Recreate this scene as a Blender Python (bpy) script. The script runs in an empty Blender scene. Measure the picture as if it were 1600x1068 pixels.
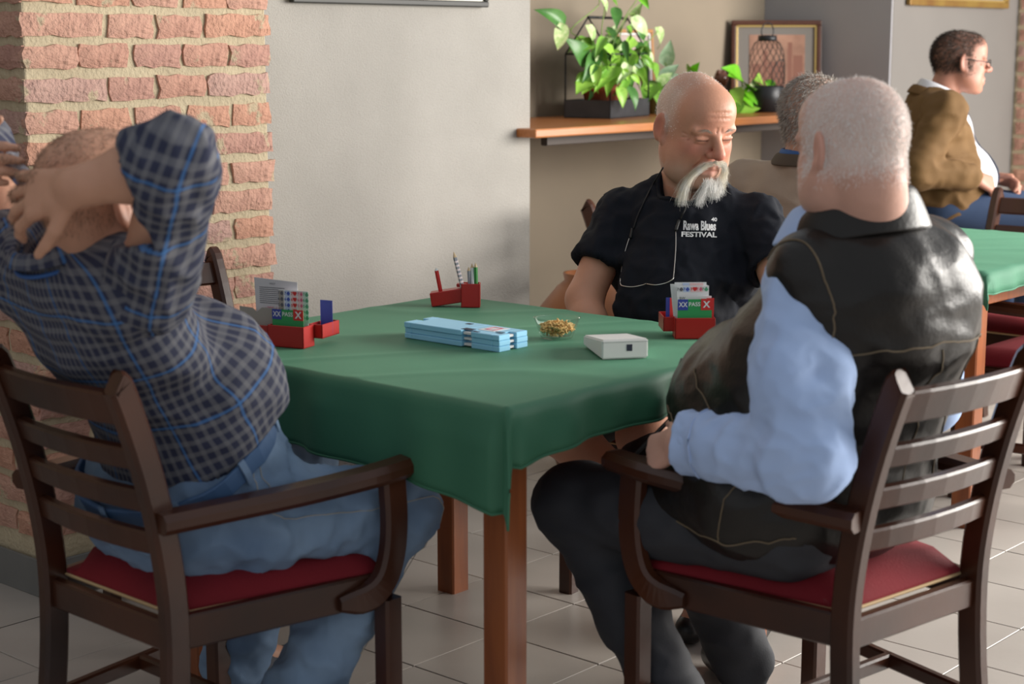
import bpy, bmesh, math, random
import numpy as np
from mathutils import Vector, Matrix, noise
from mathutils.bvhtree import BVHTree

random.seed(7); rng = np.random.default_rng(7)
SC = bpy.context.scene
COL = SC.collection

# ------------------------------------------------------------------ camera
YAW = math.radians(41.5); PITCH = math.atan(464 / 2620)
FWD = Vector((math.cos(YAW), math.sin(YAW), 0)); RGT = Vector((math.sin(YAW), -math.cos(YAW), 0))
cam_d = bpy.data.cameras.new('camera'); cam = bpy.data.objects.new('camera', cam_d); COL.objects.link(cam)
cam.location = (0, 0, 1.4)
cam.rotation_euler = (FWD * math.cos(PITCH) - Vector((0, 0, math.sin(PITCH)))).to_track_quat('-Z', 'Y').to_euler()
cam_d.sensor_width = 36; cam_d.lens = 2620 / 1600 * 36; cam_d.clip_start = .05; cam_d.clip_end = 60
cam_d.dof.use_dof = True; cam_d.dof.focus_distance = 4.1; cam_d.dof.aperture_fstop = 4.0
SC.camera = cam

# ------------------------------------------------------------------ light
w = bpy.data.worlds.new('world'); SC.world = w; w.use_nodes = True
w.node_tree.nodes['Background'].inputs[0].default_value = (.93, .96, 1, 1)
w.node_tree.nodes['Background'].inputs[1].default_value = .36
def area(name, loc, target, sx, sy, power, col):
    l = bpy.data.lights.new(name, 'AREA'); l.shape = 'RECTANGLE'; l.size = sx; l.size_y = sy; l.energy = power; l.color = col
    o = bpy.data.objects.new(name, l); COL.objects.link(o); o.location = loc
    o.rotation_euler = (Vector(target) - Vector(loc)).to_track_quat('-Z', 'Y').to_euler(); return o
area('window_daylight', (6.9, -.6, 1.8), (3.2, 2.8, .9), 4.6, 2.0, 430, (1, .955, .89))
SC.view_settings.view_transform = 'Standard'; SC.view_settings.look = 'None'
SC.view_settings.exposure = 0.42; SC.view_settings.gamma = 1; SC.view_settings.use_curve_mapping = False

# ------------------------------------------------------------------ materials
MATS = {}
def mat(name, col, rough=.5, col2=None, vscale=8, vamt=1.0, bump=0, bscale=120, metal=0, sheen=0, attr=None, spec=.5,
        stretch=(1, 1, 1), trans=0, ior=1.45, coat=0, vdet=4, alpha=1, bdist=.004, emit=None, sss=0):
    if name in MATS: return MATS[name]
    m = bpy.data.materials.new(name); m.use_nodes = True; MATS[name] = m
    nt = m.node_tree; N = nt.nodes; L = nt.links; b = N['Principled BSDF']
    def lin(c): return (*c[:3], 1)
    b.inputs['Base Color'].default_value = lin(col); b.inputs['Roughness'].default_value = rough
    b.inputs['Metallic'].default_value = metal; b.inputs['Specular IOR Level'].default_value = spec
    b.inputs['IOR'].default_value = ior
    if sheen: b.inputs['Sheen Weight'].default_value = sheen; b.inputs['Sheen Roughness'].default_value = .4; b.inputs['Sheen Tint'].default_value = lin([min(1, c * 2.2 + .1) for c in col])
    if trans: b.inputs['Transmission Weight'].default_value = trans
    if coat: b.inputs['Coat Weight'].default_value = coat; b.inputs['Coat Roughness'].default_value = .25
    if sss: b.inputs['Subsurface Weight'].default_value = sss; b.inputs['Subsurface Radius'].default_value = (.012, .005, .003)
    tc = N.new('ShaderNodeTexCoord'); mp = N.new('ShaderNodeMapping'); mp.inputs['Scale'].default_value = stretch
    L.new(tc.outputs['Object'], mp.inputs[0])
    src = None
    if attr:
        a = N.new('ShaderNodeVertexColor'); a.layer_name = attr; src = a.outputs[0]
    if col2 is not None:
        n = N.new('ShaderNodeTexNoise'); n.inputs['Scale'].default_value = vscale; n.inputs['Detail'].default_value = vdet
        L.new(mp.outputs[0], n.inputs['Vector'])
        r = N.new('ShaderNodeMapRange'); r.inputs[1].default_value = .3; r.inputs[2].default_value = .7; r.inputs[4].default_value = vamt
        L.new(n.outputs[0], r.inputs[0])
        mx = N.new('ShaderNodeMix'); mx.data_type = 'RGBA'; L.new(r.outputs[0], mx.inputs[0])
        if src: L.new(src, mx.inputs[6])
        else: mx.inputs[6].default_value = lin(col)
        mx.inputs[7].default_value = lin(col2); src = mx.outputs[2]
    if src: L.new(src, b.inputs['Base Color'])
    if bump:
        n2 = N.new('ShaderNodeTexNoise'); n2.inputs['Scale'].default_value = bscale; n2.inputs['Detail'].default_value = 5
        L.new(mp.outputs[0], n2.inputs['Vector'])
        bp = N.new('ShaderNodeBump'); bp.inputs['Strength'].default_value = bump; bp.inputs['Distance'].default_value = bdist
        L.new(n2.outputs[0], bp.inputs['Height']); L.new(bp.outputs[0], b.inputs['Normal'])
    if emit: b.inputs['Emission Color'].default_value = lin(emit[0]); b.inputs['Emission Strength'].default_value = emit[1]
    return m

# ------------------------------------------------------------------ object helpers
def setp(o, label=None, cat=None, group=None, kind=None):
    if label: o['label'] = label
    if cat: o['category'] = cat
    if group: o['group'] = group
    if kind: o['kind'] = kind
    return o
def link(name, me, m=None, parent=None, smooth=False, loc=None, rz=None):
    o = bpy.data.objects.new(name, me); COL.objects.link(o)
    if m is not None and not me.materials: me.materials.append(m)
    if parent: o.parent = parent
    if loc is not None: o.location = loc
    if rz is not None: o.rotation_euler = (0, 0, rz)
    if smooth:
        me.polygons.foreach_set('use_smooth', np.ones(len(me.polygons), bool)); me.update()
    return o
def mesh(name, v, f):
    me = bpy.data.meshes.new(name)
    if isinstance(v, np.ndarray): v = v.tolist()
    if isinstance(f, np.ndarray): f = f.tolist()
    me.from_pydata(v, [], f); me.update(); return me
def empty(name, loc=(0, 0, 0), rz=0):
    o = bpy.data.objects.new(name, None); COL.objects.link(o); o.location = loc; o.rotation_euler = (0, 0, rz); o.empty_display_size = .1
    return o
def bm_mesh(bm, name):
    me = bpy.data.meshes.new(name); bmesh.ops.recalc_face_normals(bm, faces=bm.faces[:]); bm.to_mesh(me); bm.free(); return me
def bm_box(bm, lo, hi, bev=0, M=None, seg=1):
    r = bmesh.ops.create_cube(bm, size=1)
    lo = Vector(lo); hi = Vector(hi); c = (lo + hi) / 2; s = hi - lo
    for v in r['verts']: v.co = Vector((v.co.x * s.x, v.co.y * s.y, v.co.z * s.z)) + c
    vs = r['verts']
    if bev:
        es = list({e for v in vs for e in v.link_edges})
        rr = bmesh.ops.bevel(bm, geom=es, offset=bev, segments=seg, affect='EDGES', profile=.5)
        vs = list({v for f in rr['faces'] for v in f.verts} | {v for v in vs if v.is_valid})
    if M is not None: bmesh.ops.transform(bm, matrix=M, verts=vs)
    return vs
def box(name, lo, hi, m, parent=None, bev=.003, seg=2, M=None):
    bm = bmesh.new(); bm_box(bm, lo, hi, bev, M, seg); return link(name, bm_mesh(bm, name), m, parent)
def sweep(pts, w, h, up=(0, 1, 0), bev=.006, taper=None):
    """rectangular bar (rounded corners) swept along pts; w along `up`, h across."""
    pts = [Vector(p) for p in pts]; up = Vector(up).normalized(); n = len(pts); V = []; F = []
    cs = []
    for sx, sy in ((1, 1), (-1, 1), (-1, -1), (1, -1)):
        a, b = (bev, 0), (0, bev)
        if sx * sy > 0: cs += [(sx * (1), sy * 1, a), (sx * 1, sy * 1, b)] if False else [(sx, sy, (0, 1)), (sx, sy, (1, 0))]
        else: cs += [(sx, sy, (1, 0)), (sx, sy, (0, 1))]
    for i, p in enumerate(pts):
        t = (pts[min(i + 1, n - 1)] - pts[max(i - 1, 0)]).normalized()
        s = t.cross(up).normalized(); u = s.cross(t).normalized()
        k = taper[i] if taper else 1
        for sx, sy, (bx, by) in cs:
            V.append(p + u * (sx * (w / 2 * k - bx * bev)) + s * (sy * (h / 2 * k - by * bev)))
    m = 8
    for i in range(n - 1):
        for j in range(m):
            F.append((i * m + j, i * m + (j + 1) % m, (i + 1) * m + (j + 1) % m, (i + 1) * m + j))
    F.append(tuple(range(m))[::-1]); F.append(tuple((n - 1) * m + j for j in range(m)))
    return [tuple(v) for v in V], F
def bar(name, pts, w, h, m, parent=None, up=(0, 1, 0), bev=.006, taper=None):
    v, f = sweep(pts, w, h, up, bev, taper); return link(name, fixn(mesh(name, v, f)), m, parent)
def fixn(me):
    bm = bmesh.new(); bm.from_mesh(me); bmesh.ops.recalc_face_normals(bm, faces=bm.faces[:]); bm.to_mesh(me); bm.free(); return me
def tube_vf(pts, r, seg=6, off=0, cap=True):
    pts = [Vector(p) for p in pts]; n = len(pts); V = []; F = []
    rr = r if hasattr(r, '__len__') else [r] * n
    ref = Vector((0.31, .17, .94))
    for i, p in enumerate(pts):
        t = (pts[min(i + 1, n - 1)] - pts[max(i - 1, 0)])
        t = t.normalized() if t.length > 1e-9 else Vector((0, 0, 1))
        a = t.cross(ref)
        if a.length < .1: a = t.cross(Vector((1, 0, 0)))
        a.normalize(); b = t.cross(a)
        for j in range(seg):
            th = 2 * math.pi * j / seg; V.append(tuple(p + (a * math.cos(th) + b * math.sin(th)) * rr[i]))
    for i in range(n - 1):
        for j in range(seg):
            F.append((off + i * seg + j, off + i * seg + (j + 1) % seg, off + (i + 1) * seg + (j + 1) % seg, off + (i + 1) * seg + j))
    if cap: F.append(tuple(off + j for j in range(seg))[::-1]); F.append(tuple(off + (n - 1) * seg + j for j in range(seg)))
    return V, F
def tubes(name, paths, r, m, parent=None, seg=6, smooth=True):
    V = []; F = []
    for p in paths:
        v, f = tube_vf(p, r, seg, len(V)); V += v; F += f
    return link(name, fixn(mesh(name, V, F)), m, parent, smooth)
def lathe_vf(prof, seg=24):
    V = []; F = []; n = len(prof)
    for r, z in prof:
        for j in range(seg):
            a = 2 * math.pi * j / seg; V.append((r * math.cos(a), r * math.sin(a), z))
    for i in range(n - 1):
        for j in range(seg):
            F.append((i * seg + j, i * seg + (j + 1) % seg, (i + 1) * seg + (j + 1) % seg, (i + 1) * seg + j))
    return V, F
def lathe(name, prof, m, parent=None, seg=24, loc=None):
    v, f = lathe_vf(prof, seg); return link(name, fixn(mesh(name, v, f)), m, parent, True, loc)
def bez(pts, n=12):
    """Catmull-Rom through pts"""
    P = [Vector(p) for p in pts]; P = [P[0] * 2 - P[1]] + P + [P[-1] * 2 - P[-2]]; out = []
    for i in range(1, len(P) - 2):
        for k in range(n):
            t = k / n; a, b, c, d = P[i - 1], P[i], P[i + 1], P[i + 2]
            out.append(.5 * ((2 * b) + (c - a) * t + (2 * a - 5 * b + 4 * c - d) * t * t + (3 * b - a - 3 * c + d) * t ** 3))
    out.append(P[-2]); return out
def text_mesh(s, size, extrude=0, align='CENTER', bold=0, sx=1, font=None):
    c = bpy.data.curves.new('t', 'FONT'); c.body = s; c.size = size; c.extrude = extrude; c.align_x = align; c.align_y = 'CENTER'; c.offset = bold; c.resolution_u = 3
    o = bpy.data.objects.new('t', c); COL.objects.link(o)
    me = bpy.data.meshes.new_from_object(o.evaluated_get(bpy.context.evaluated_depsgraph_get()))
    bpy.data.objects.remove(o); bpy.data.curves.remove(c)
    if sx != 1:
        for v in me.vertices: v.co.x *= sx
    return me

# ------------------------------------------------------------------ implicit surfaces (smooth unions of tapered limbs) -> one continuous mesh
def V3(p): return np.array(p, dtype=np.float32)
class Field:
    def __init__(s, lo, hi, step, fine=()):
        s.ax = []
        for a in range(3):
            x = lo[a]; xs = [x]
            while x < hi[a]:
                st = step
                for l, h, fs in fine:
                    if l[a] - fs <= x <= h[a]: st = min(st, fs)
                x += st; xs.append(x)
            s.ax.append(np.array(xs, np.float32))
        s.v = np.full([len(a) for a in s.ax], 1.0, np.float32); s.step = step
    def blk(s, lo, hi):
        sl = []
        for a in range(3):
            i = max(0, np.searchsorted(s.ax[a], lo[a]) - 1); j = min(len(s.ax[a]), np.searchsorted(s.ax[a], hi[a]) + 1); sl.append(slice(i, max(i, j)))
        return tuple(sl)
    def pts(s, sl):
        return (s.ax[0][sl[0]][:, None, None], s.ax[1][sl[1]][None, :, None], s.ax[2][sl[2]][None, None, :])
    def mix(s, sl, d, k, sub):
        a = s.v[sl]
        if a.size == 0: return
        if sub:
            d = -d
            if k > 0: h = np.maximum(k - np.abs(a - d), 0) / k; s.v[sl] = np.maximum(a, d) + h * h * k * .25
            else: s.v[sl] = np.maximum(a, d)
        else:
            if k > 0: h = np.maximum(k - np.abs(a - d), 0) / k; s.v[sl] = np.minimum(a, d) - h * h * k * .25
            else: s.v[sl] = np.minimum(a, d)
    def cone(s, a, b, ra, rb=None, k=.02, sub=False, flat=None):
        rb = ra if rb is None else rb
        a = V3(a); b = V3(b); m = max(ra, rb) + k + 3 * s.step
        sl = s.blk(np.minimum(a, b) - m, np.maximum(a, b) + m); X, Y, Z = s.pts(sl)
        d = b - a; L2 = float(d @ d) + 1e-12
        t = np.clip(((X - a[0]) * d[0] + (Y - a[1]) * d[1] + (Z - a[2]) * d[2]) / L2, 0, 1)
        q = np.sqrt((X - a[0] - t * d[0]) ** 2 + (Y - a[1] - t * d[1]) ** 2 + (Z - a[2] - t * d[2]) ** 2)
        s.mix(sl, q - (ra + (rb - ra) * t), k, sub)
    def chain(s, pts, rs, k=.02, kk=None):
        for i in range(len(pts) - 1): s.cone(pts[i], pts[i + 1], rs[i], rs[i + 1], k)
    def ell(s, c, r, R=None, k=.02, sub=False):
        c = V3(c); r = V3(r); m = (float(r.max()) if R is not None else r) + k + 3 * s.step
        sl = s.blk(c - m, c + m); X, Y, Z = s.pts(sl); X = X - c[0]; Y = Y - c[1]; Z = Z - c[2]
        if R is not None:
            R = np.array(R, np.float32)   # columns = local axes in world
            x = X * R[0, 0] + Y * R[1, 0] + Z * R[2, 0]; y = X * R[0, 1] + Y * R[1, 1] + Z * R[2, 1]; z = X * R[0, 2] + Y * R[1, 2] + Z * R[2, 2]
        else: x, y, z = X, Y, Z
        k0 = np.sqrt((x / r[0]) ** 2 + (y / r[1]) ** 2 + (z / r[2]) ** 2)
        k1 = np.sqrt((x / r[0] ** 2) ** 2 + (y / r[1] ** 2) ** 2 + (z / r[2] ** 2) ** 2) + 1e-6
        s.mix(sl, k0 * (k0 - 1) / k1, k, sub)
    def cut(s, p, n, k=.004, lo=None, hi=None):
        """remove everything on the side the normal n points to (inside the box lo..hi if given)"""
        n = V3(n); n = n / np.linalg.norm(n); p = V3(p)
        sl = (slice(None),) * 3 if lo is None else s.blk(lo, hi)
        X, Y, Z = s.pts(sl); d = (X - p[0]) * n[0] + (Y - p[1]) * n[1] + (Z - p[2]) * n[2]
        s.mix(sl, -d + np.zeros(s.v[sl].shape, np.float32), k, True)
    def mesh(s, smooth=1):
        v = s.v; ins = v < 0; nx, ny, nz = v.shape
        c = np.zeros((nx - 1, ny - 1, nz - 1), np.int8)
        for i in (0, 1):
            for j in (0, 1):
                for k in (0, 1): c += ins[i:nx - 1 + i, j:ny - 1 + j, k:nz - 1 + k]
        act = (c > 0) & (c < 8); ci = np.argwhere(act)
        idx = -np.ones(act.shape, np.int32); idx[act] = np.arange(len(ci))
        acc = np.zeros((len(ci), 3)); cnt = np.zeros(len(ci))
        I, J, K = ci.T; off = [(i, j, k) for i in (0, 1) for j in (0, 1) for k in (0, 1)]
        for a in range(3):
            for o in off:
                if o[a]: continue
                o2 = list(o); o2[a] = 1
                va = v[I + o[0], J + o[1], K + o[2]]; vb = v[I + o2[0], J + o2[1], K + o2[2]]
                m = (va < 0) != (vb < 0); t = np.where(m, va / np.where(m, va - vb, 1), 0)
                P = np.stack([s.ax[q][ci[:, q] + o[q]] for q in range(3)], 1).astype(float)
                st = s.ax[a][ci[:, a] + 1] - s.ax[a][ci[:, a]]
                P[:, a] += t * st; acc[m] += P[m]; cnt[m] += 1
        vt = acc / cnt[:, None]
        F = []
        for a in range(3):
            b, cc = (a + 1) % 3, (a + 2) % 3
            s0 = [slice(None)] * 3; s1 = [slice(None)] * 3; s0[a] = slice(0, -1); s1[a] = slice(1, None)
            ch = ins[tuple(s0)] != ins[tuple(s1)]; e = np.argwhere(ch)
            ok = (e[:, b] > 0) & (e[:, cc] > 0) & (e[:, b] < v.shape[b] - 1) & (e[:, cc] < v.shape[cc] - 1); e = e[ok]
            flip = ins[e[:, 0], e[:, 1], e[:, 2]]
            q = []
            for db, dc in ((1, 1), (0, 1), (0, 0), (1, 0)):
                g = e.copy(); g[:, b] -= db; g[:, cc] -= dc; q.append(idx[g[:, 0], g[:, 1], g[:, 2]])
            q = np.stack(q, 1); q[~flip] = q[~flip][:, ::-1]; F.append(q)
        F = np.concatenate(F); F = F[(F >= 0).all(1)]
        for _ in range(smooth): vt = laplace(vt, F, .5)
        return vt, F
def laplace(v, F, w):
    acc = np.zeros_like(v); cnt = np.zeros(len(v))
    for a in range(4):
        b = (a + 1) % 4
        np.add.at(acc, F[:, a], v[F[:, b]]); np.add.at(acc, F[:, b], v[F[:, a]]); np.add.at(cnt, F[:, a], 1); np.add.at(cnt, F[:, b], 1)
    return v * (1 - w) + w * acc / np.maximum(cnt, 1)[:, None]
def vnormals(v, F):
    n = np.cross(v[F[:, 2]] - v[F[:, 0]], v[F[:, 3]] - v[F[:, 1]]); N = np.zeros_like(v)
    for a in range(4): np.add.at(N, F[:, a], n)
    return N / (np.linalg.norm(N, axis=1)[:, None] + 1e-12)
def np_mesh(name, v, F):
    me = bpy.data.meshes.new(name); n = len(F); k = F.shape[1]
    me.vertices.add(len(v)); me.vertices.foreach_set('co', np.asarray(v, np.float32).ravel())
    me.loops.add(n * k); me.loops.foreach_set('vertex_index', F.astype(np.int32).ravel())
    me.polygons.add(n); me.polygons.foreach_set('loop_start', np.arange(0, n * k, k, dtype=np.int32))
    me.update(calc_edges=True); me.validate(); return me
def paint(me, rgb, layer='col'):
    a = me.color_attributes.new(layer, 'FLOAT_COLOR', 'POINT')
    c = np.ones((len(rgb), 4), np.float32); c[:, :3] = rgb; a.data.foreach_set('color', c.ravel())
def fbm(v, sc, seed=0, oct=2):
    o = Vector((seed * 3.7, seed * 1.3, seed * 9.1)); s = Vector(sc) if hasattr(sc, '__len__') else Vector((sc, sc, sc))
    return np.array([noise.fractal(Vector((p[0] * s[0], p[1] * s[1], p[2] * s[2])) + o, 1.0, 2.0, oct) for p in v])
def wrinkle(v, F, amp, sc, seed=0, mask=None, ridged=False):
    n = fbm(v, sc, seed)
    if ridged: n = 1 - 2.2 * np.abs(n)
    if mask is not None: n = n * mask
    return v + vnormals(v, F) * (n * amp)[:, None]
def sstep(x, a, b):
    t = np.clip((x - a) / (b - a), 0, 1); return t * t * (3 - 2 * t)
def skin_obj(name, fld, m, parent=None, smooth=1, wr=None, cast=None):
    v, F = fld.mesh(smooth)
    for w_ in (wr or []): v = wrinkle(v, F, **w_)
    o = link(name, np_mesh(name, v, F), m, parent, True); return o, v, F
def bvh_of(v, F): return BVHTree.FromPolygons([tuple(p) for p in v], [tuple(int(i) for i in f) for f in F])
# ================================================================== THE ROOM
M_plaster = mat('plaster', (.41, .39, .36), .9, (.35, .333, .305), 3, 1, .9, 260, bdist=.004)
M_niche = mat('niche_shade_tone', (.26, .215, .16), .9, (.235, .195, .148), 3, 1, .25, 200)  # browner and darker than the plaster: the niche's shade put into the colour
M_shaded = mat('shaded_wall_tone', (.185, .172, .16), .9, (.165, .153, .143), 2, 1, .2, 200)  # plaster tone darkened: shade on the right wall is put into the colour
M_mortar = mat('mortar', (.58, .49, .335), .95, (.49, .41, .28), 9, 1, .9, 90, bdist=.006)
M_tile = mat('floor_tile', (.50, .46, .42), .33, (.42, .385, .35), 2.2, 1, .05, 60, spec=.4)
M_grout = mat('grout', (.10, .088, .075), .9)
M_base = mat('baseboard_tile', (.42, .40, .36), .45, (.36, .34, .31), 5, 1)
M_baseg = mat('grey_baseboard_tile', (.21, .21, .20), .5, (.17, .17, .165), 5, 1)

def struct(o): o['kind'] = 'structure'; return o
# floor: grout bed, then single tiles (pitch read off the photograph)
PX, PY, X0, Y0 = .2885, .3115, 2.587, 1.655
fl = struct(box('floor', (-3, -4, -.05), (11, 7, -.004), M_grout, bev=0))
bm = bmesh.new(); bm_box(bm, (-PX / 2 + .0017, -PY / 2 + .0017, -.012), (PX / 2 - .0017, PY / 2 - .0017, 0), .0012); tile_me = bm_mesh(bm, 'tile'); tile_me.materials.append(M_tile)
restv = []; restf = []; cnt = 0
for i in range(-19, 28):
    for j in range(-17, 17):
        x = X0 + (i + .5) * PX; y = Y0 + (j + .5) * PY
        d = x * FWD.x + y * FWD.y; l = x * RGT.x + y * RGT.y
        vis = 2.75 < d < 7.4 and abs(l) < d * .335 + .1 and y < 4.05 and not (x < 3.1 and y > 3.6) and not (x < 2.2 and y > 3.75)
        if vis and cnt < 298:
            o = bpy.data.objects.new('tile', tile_me); COL.objects.link(o); o.location = (x, y, 0); o.parent = fl; cnt += 1
            o.rotation_euler = (random.gauss(0, .0012), random.gauss(0, .0012), random.choice((0, math.pi)))
        else:
            n = len(restv); a, b = PX / 2 - .002, PY / 2 - .002
            restv += [(x - a, y - b, 0), (x + a, y - b, 0), (x + a, y + b, 0), (x - a, y + b, 0)]; restf.append((n, n + 1, n + 2, n + 3))
setp(link('tile_field', mesh('tile_field', restv, restf), M_tile, fl), kind='stuff')

# ---- brick pillars
M_br = []
for i, (c1, c2) in enumerate((((.60, .30, .205), (.50, .235, .16)), ((.64, .34, .235), (.54, .27, .19)), ((.56, .285, .205), (.46, .22, .165)), ((.58, .34, .27), (.50, .28, .225)), ((.65, .32, .20), (.54, .25, .155)))):
    c1 = tuple(.86 * x + .14 * .48 for x in c1); c2 = tuple(.86 * x + .14 * .40 for x in c2)
    m = mat('brick_%d' % i, c1, .92, c2, 22, 1, 1.0, 75, bdist=.009)
    nt = m.node_tree; N = nt.nodes; L = nt.links; b = N['Principled BSDF']
    src = b.inputs['Base Color'].links[0].from_socket
    n = N.new('ShaderNodeTexNoise'); n.inputs['Scale'].default_value = 11; n.inputs['Detail'].default_value = 6; n.inputs['Roughness'].default_value = .65
    g = N.new('ShaderNodeNewGeometry'); L.new(g.outputs['Position'], n.inputs['Vector'])
    r = N.new('ShaderNodeMapRange'); r.inputs[1].default_value = .585; r.inputs[2].default_value = .64; L.new(n.outputs[0], r.inputs[0])
    mx = N.new('ShaderNodeMix'); mx.data_type = 'RGBA'; L.new(r.outputs[0], mx.inputs[0]); L.new(src, mx.inputs[6]); mx.inputs[7].default_value = (.50, .40, .27, 1); L.new(mx.outputs[2], b.inputs['Base Color'])
    M_br.append(m)
def brick_mesh(L, H, D, seed):
    """rough brick: local x length, z height, front towards -y (y=0 is the mortar face)"""
    r = random.Random(seed); nx, nz = (8 if L > .2 else 5), 3; V = []; F = []
    ell = lambda t: t
    for k in range(nz + 1):
        for i in range(nx + 1):
            u = i / nx; w_ = k / nz; ed = i in (0, nx) or k in (0, nz)
            x = (u - .5) * L + (r.uniform(-.006, .004) * (1 if i in (0, nx) else .3)) * (1 if u > .5 else -1)
            z = (w_ - .5) * H + r.uniform(-.0045, .004) * (1 if k in (0, nz) else .3) * (1 if w_ > .5 else -1)
            V.append((x, -D * (r.uniform(.45, .8) if ed else r.uniform(.8, 1.25)), z))
    n = nx + 1
    for k in range(nz):
        for i in range(nx): F.append((k * n + i, k * n + i + 1, (k + 1) * n + i + 1, (k + 1) * n + i))
    rim = [i for i in range(n)] + [k * n + nx for k in range(1, nz + 1)] + [nz * n + i for i in range(nx - 1, -1, -1)] + [k * n for k in range(nz - 1, 0, -1)]
    o = len(V)
    for i in rim: V.append((V[i][0], .01, V[i][2]))
    for a in range(len(rim)):
        b = (a + 1) % len(rim); F.append((rim[b], rim[a], o + a, o + b))
    return fixn(mesh('brick', V, F))
BR_L = [[brick_mesh(.25, .064, .009, 10 * s + i) for i in range(4)] for s in range(5)]
BR_S = [[brick_mesh(.12, .064, .009, 500 + 10 * s + i) for i in range(4)] for s in range(5)]
for s in range(5):
    for i in range(4): BR_L[s][i].materials.append(M_br[s]); BR_S[s][i].materials.append(M_br[s])
def put_brick(par, p, length, rz, h=.0575):
    s = random.randrange(5); i = random.randrange(4); base = .25 if length > .18 else .12
    o = bpy.data.objects.new('brick', (BR_L if base == .25 else BR_S)[s][i]); COL.objects.link(o); o.parent = par
    o.location = p; o.rotation_euler = (random.gauss(0, .012), random.gauss(0, .006), rz); o.scale = (length / base, random.uniform(.8, 1.5), h / .064)
PYF = 3.62; PXL, PXR = 2.302, 3.078
def pillar(name, x0, x1, y0, y1, ztop, rows_front, left_span):
    w_ = struct(box(name, (x0 + .006, y0 + .006, 0), (x1 - .006, y1, ztop), M_mortar, bev=.006))
    for k, spans in rows_front:
        z = 1.4495 - .079 * k
        for a, b in spans: put_brick(w_, ((a + b) / 2, y0 + .006, z + random.uniform(-.003, .003)), b - a + .002, 0)
    for k in range(-19, 17):
        z = 1.4495 - .079 * k; y = y0 + .004
        seq = [.245, .118, .245] if k % 2 else [.118, .245, .118]
        for L_ in seq:
            if y + L_ > y0 + left_span + .02: break
            put_brick(w_, (x0 + .006, y + L_ / 2, z), L_, -math.pi / 2); y += L_ + .014
    return w_
def xu(u, Y):
    r = (u - 800) / 2620 / 1.0155; return Y * (FWD.x + r * RGT.x) / (FWD.y + r * RGT.y)
odd = [(34, 163), (171, 240), (247, 317), (325, 421.5)]; even = [(36, 117), (125, 200), (208, 281), (289, 353), (360, 421.5)]
rows = []
for k in range(-19, 17):
    rows.append((k, [(xu(a, PYF) + random.uniform(-.006, .006) * (i > 0), xu(b, PYF) + random.uniform(-.006, .006)) for i, (a, b) in enumerate(odd if k % 2 == 0 else even)]))
pillar('wall_left', PXL, PXR, PYF, 4.3, 3.0, rows, .5)
# far right pillar (out of focus)
RX = 8.25; RY = 3.45; rows = []
for k in range(-19, 17):
    xs = [RX + .005]; 
    for L_ in ((.25, .12, .12, .25) if k % 2 else (.12, .12, .25, .12, .12)): xs.append(xs[-1] + L_ + .013)
    rows.append((k, [(xs[i], xs[i + 1] - .013) for i in range(len(xs) - 1)][:3]))
pillar('wall_right_pillar', RX, RX + .85, RY, 3.85, 3.0, rows, .4)

# ---- plaster walls with the niche
WY = 3.96; NX0 = 4.575; NX1 = 6.97; NY = 4.535
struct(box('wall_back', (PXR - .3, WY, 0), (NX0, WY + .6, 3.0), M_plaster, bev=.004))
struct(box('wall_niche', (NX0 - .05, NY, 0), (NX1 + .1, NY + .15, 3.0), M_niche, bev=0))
struct(box('wall_right', (NX1, WY - .11, 0), (11, WY + .6, 3.0), M_shaded, bev=.004))
struct(box('wall_niche_side', (NX1 - .012, WY - .108, 0), (NX1, NY, 3.0), mat('cool_shade_tone', (.36, .355, .37), .9, (.33, .325, .345), 2, 1, .2, 200), bev=.002))  # thin facing; the cool shaded light here is put into its blue-grey colour
struct(box('wall_far_right', (10.9, -4, 0), (11, WY, 3.0), M_shaded, bev=0))
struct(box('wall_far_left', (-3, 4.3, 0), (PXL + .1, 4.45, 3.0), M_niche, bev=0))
# ---- skirting tiles
def skirting(name, p, d, n, L_, m, h=.1):
    """row of skirting tiles from point p along unit direction d, facing to the right of d"""
    root = struct(box(name, (0, -.004, 0), (n * L_, 0, h - .004), M_grout, bev=0)); root.location = p; root.rotation_euler = (0, 0, math.atan2(d[1], d[0]))
    bm = bmesh.new(); bm_box(bm, (.0015, -.012, 0), (L_ - .0015, -.003, h), .0015); me = bm_mesh(bm, 'tile'); me.materials.append(m)
    for i in range(n):
        o = bpy.data.objects.new('tile', me); COL.objects.link(o); o.parent = root; o.location = (i * L_, 0, 0)
    return root
skirting('baseboard_back', (PXR + .005, WY, 0), (1, 0), 5, .299, M_base)
skirting('baseboard_left', (PXL, PYF + .68, 0), (0, -1), 2, .335, M_baseg)
skirting('baseboard_pillar', (PXL, PYF, 0), (1, 0), 2, .386, M_baseg)
skirting('baseboard_niche', (NX0, NY, 0), (1, 0), 7, .329, M_base)
skirting('baseboard_right', (NX1 + .005, WY - .11, 0), (1, 0), 4, .338, M_base)

# ---- shelf in the niche
M_shelf = mat('orange_wood', (.50, .185, .055), .35, (.40, .14, .04), 6, 1, .05, 60, stretch=(1, 12, 12), coat=.2)
M_under = mat('dark_board', (.05, .035, .028), .6)
sh = empty('wall_shelf', (4.50, 3.87, 1.076)); setp(sh, 'long orange wooden counter shelf carrying plants in the niche', 'shelf')
box('shelf_board', (0, 0, 0), (NX1 - 4.50 - .018, NY - 3.87 - .004, .032), M_shelf, sh, bev=.006)
bar('support_rail', [(.14, .08, -.018), (NX1 - 4.53, .08, -.018)], .034, .03, M_under, sh, up=(0, 0, 1), bev=.003)
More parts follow.
